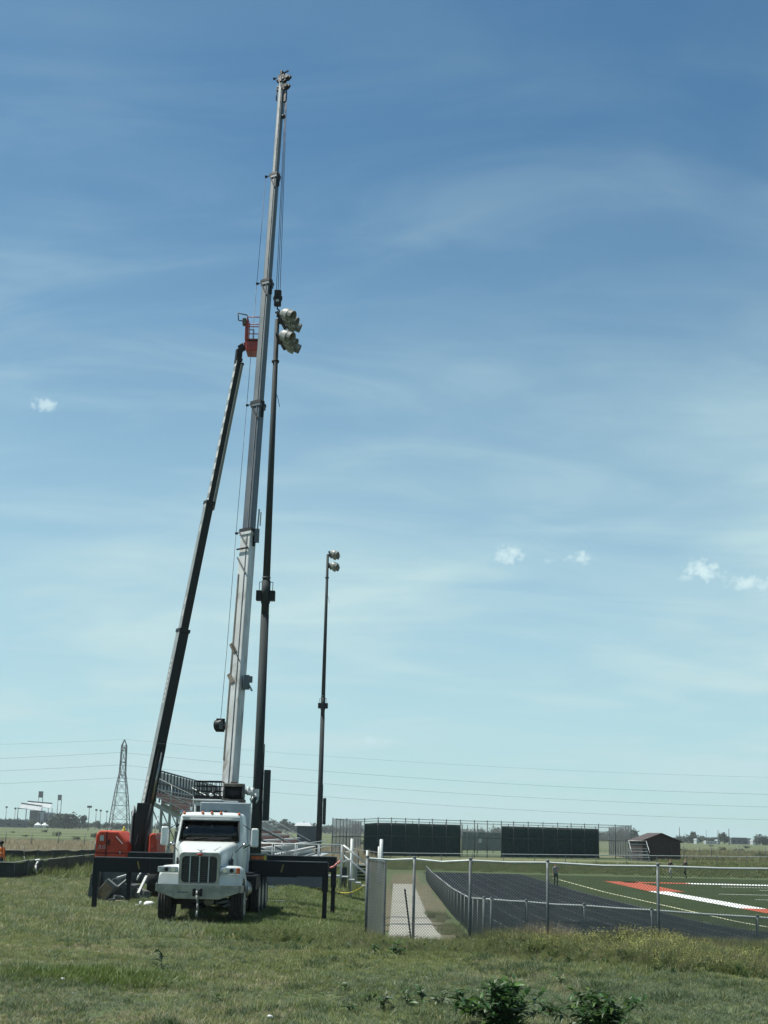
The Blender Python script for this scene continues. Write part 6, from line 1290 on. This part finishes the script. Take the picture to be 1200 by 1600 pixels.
scatter('plain_grass', [tuft('long', 12, .3, .3, .6, .03, 'g_weed', 81), tuft('long', 12, .3, .3, .7, .03, 'g_tan', 82)], np.stack([x, y, gz(x, y)], 1), rng.uniform(.6, 1.2, len(x)))

# broad-leaved plants, leaf by leaf
def leaf_mesh(name, L_, W_, m, fold, curl):
    v = []; f = []; prof = ((0, .12), (.18, .62), (.42, 1), (.7, .8), (.9, .35), (1, .03))
    for i, (t, w) in enumerate(prof):
        z = curl * L_ * (t - .2) ** 2 * (-1 if t > .2 else 1); wob = .15 * W_ * math.sin(i * 2.1)
        v += [(-W_ * w, L_ * t, z + fold * W_ * w + wob), (0, L_ * t, z), (W_ * w, L_ * t, z + fold * W_ * w - wob)]
    for k in range(len(prof) - 1): f += [(3 * k, 3 * k + 1, 3 * k + 4, 3 * k + 3), (3 * k + 1, 3 * k + 2, 3 * k + 5, 3 * k + 4)]
    me = bpy.data.meshes.new(name); me.from_pydata(v, [], f); me.materials.append(M[m]); me.polygons.foreach_set('use_smooth', [True] * len(f)); return me
G('leaf_a', (.045, .10, .030), .3, .28, .42); G('leaf_b', (.075, .150, .032), .3, .35, .42); G('leaf_c', (.14, .175, .115), .2, .2, .45); G('stemgreen', (.10, .13, .05))
LM = [leaf_mesh('leaf', .20, .03, 'leaf_a', .5, .9), leaf_mesh('leaf', .22, .034, 'leaf_b', .35, .7), leaf_mesh('leaf', .17, .026, 'leaf_c', .6, 1.1), leaf_mesh('leaf', .12, .03, 'leaf_a', .4, .8)]
def weed_plant(label, x, y, h, w, n, seed, narrow=False, group=None):
    LS = 1.12 if n > 100 else 1.5
    r_ = np.random.default_rng(seed); z0 = g(x, y); p = thing('weed_plant', label, 'weed', (x, y, z0), group)
    ns = max(3, n // 12); stems = []
    for k in range(ns):
        a = r_.uniform(0, 6.28); rr = abs(r_.normal(0, .42)) ; tip = Vector((math.cos(a) * w * .5 * min(rr, 1), math.sin(a) * w * .5 * min(rr, 1), h * r_.uniform(.55, 1.0) * (1 - .35 * min(rr, 1)))); stems.append(tip)
    mb = MB()
    for tip in stems: mb.tube([(0, 0, -.02), tip * .5 + Vector((0, 0, tip.z * .1)), tip], .006, 4)
    mb.build('stems', M['stemgreen'], p); mb2 = MB()
    for k in range(n):
        tip = stems[k % ns]; t = r_.uniform(.12, 1.02); b = tip * t + Vector((0, 0, tip.z * .2 * t * (1 - t)))
        a = r_.uniform(0, 6.28); el = r_.uniform(-.15, .9) if not narrow else r_.uniform(.3, 1.2)
        q = Matrix.Rotation(a, 4, 'Z') @ Matrix.Rotation(el, 4, 'X') @ Matrix.Rotation(r_.normal(0, .5), 4, 'Y')
        q2 = Matrix.Translation(b * .9) @ Matrix.Rotation(a + 2.1, 4, 'Z') @ Matrix.Rotation(el * .8 + .1, 4, 'X')
        if n > 100: mb2.add([q2 @ (Vector(v_.co) * LS * .85) for v_ in LM[k % 3 if k % 3 != 2 else 0].vertices], [tuple(p_.vertices) for p_ in LM[0].polygons], True)
        o = bpy.data.objects.new('leaf', LM[r_.choice(4, p=(.4, .25, .2, .15)) if not narrow else r_.choice((0, 2, 2) if n < 100 else (0, 1, 2))]); COL.objects.link(o); o.parent = p; s = LS * r_.uniform(.6, 1.15) * (1.1 - .4 * t) * (h / .62) ** .5
        o.matrix_local = Matrix.Translation(b) @ q @ Matrix.Diagonal((s, s, s, 1))
    if mb2.v: mb2.build('inner_leaves', M['leaf_a'], p, kind='stuff')
    return p
yb = 20.5
weed_plant('large leafy weed with pointed upright leaves, left of the darker round one', (786 - 600) * yb / 2274, yb, .70, 2.3, 300, 101, True)
weed_plant('large dark round leafy weed at the bottom right of the grass', (938 - 600) * 20.3 / 2274, 20.3, .66, 2.5, 300, 102)
for k, (px, py, h_, n_, lb) in enumerate(((742, 1592, .42, 60, 'smaller leafy weed hugging the left side of the pointed leaved weed'), (690, 1572, .24, 22, 'low silvery weed left of the two large weeds'), (660, 1566, .26, 24, 'low silvery weed next in line to the left of the others'), (636, 1572, .24, 20, 'small silvery weed fourth from the pointed leaved weed'), (600, 1580, .26, 22, 'low silvery weed near the middle of the bottom edge'), (578, 1565, .2, 16, 'small weed tuft just above the middle bottom edge'), (545, 1586, .2, 16, 'leftmost of the low silvery weeds along the bottom'), (540, 1548, .16, 14, 'small dark weed in the grass above the leftmost silvery weed'), (872, 1538, .2, 18, 'little weed behind the dark round bush'), (858, 1592, .22, 20, 'small dark weed right beside the pointed leaved weed'), (252, 1520, .5, 10, 'thin dark upright weed standing alone in the mown grass'), (248, 1522, .16, 12, 'low dark leaves at the foot of the lone upright weed'), (524, 1504, .2, 12, 'pale star shaped weed in the bluish grass'), (618, 1494, .32, 40, 'dark green weed clump at the edge of the tall weeds by the path'), (585, 1492, .3, 26, 'dark leafy weed left of the clump near the path'), (1010, 1492, .4, 30, 'leafy yellow green weed among the mustard plants'), (340, 1570, .18, 12, 'small low weed in the left foreground grass'))):
    q = onground(px, py); weed_plant(lb, q.x, q.y, h_, h_ * (1.5 if n_ > 12 or h_ < .3 else .3), n_, 200 + k, k in (1, 2, 3, 4, 6, 10, 12))
# litter in the grass
for px, py, sz_, lb in ((422, 1597, .06, 'white scrap of paper at the bottom edge of the grass'), (842, 1472, .06, 'white ball shaped scrap at the foot of the dry clump'), (98, 1536, .05, 'white scrap in the left foreground grass')):
    q = onground(px, py); mb = MB().ball((0, 0, sz_ * .35), sz_ * .6, 8, 6, (1.3, .8, .7)); mb.v = [tuple(Vector(v) * (1 + .35 * noise.noise(Vector(v) * 20))) for v in mb.v]; o = mb.build('paper_scrap', M['bagwhite']); o.location = q + Vector((0, 0, .05)); tag(o, lb, 'litter')

# ------------------------------------------------------------------ air: one closed box of thin haze round everything
hm = bpy.data.materials.new('haze_air'); hm.use_nodes = True; ht = hm.node_tree; ht.nodes.clear()
ho = N(ht, 'ShaderNodeOutputMaterial'); hv = N(ht, 'ShaderNodeVolumePrincipled'); hv.inputs['Color'].default_value = (.86, .93, .96, 1); hv.inputs['Density'].default_value = .00013; hv.inputs['Anisotropy'].default_value = .2
ht.links.new(hv.outputs[0], ho.inputs['Volume'])
hz_ = MB().box((0, 1000, 19), (4000, 2600, 44)).build('haze', hm); hz_['kind'] = 'stuff'
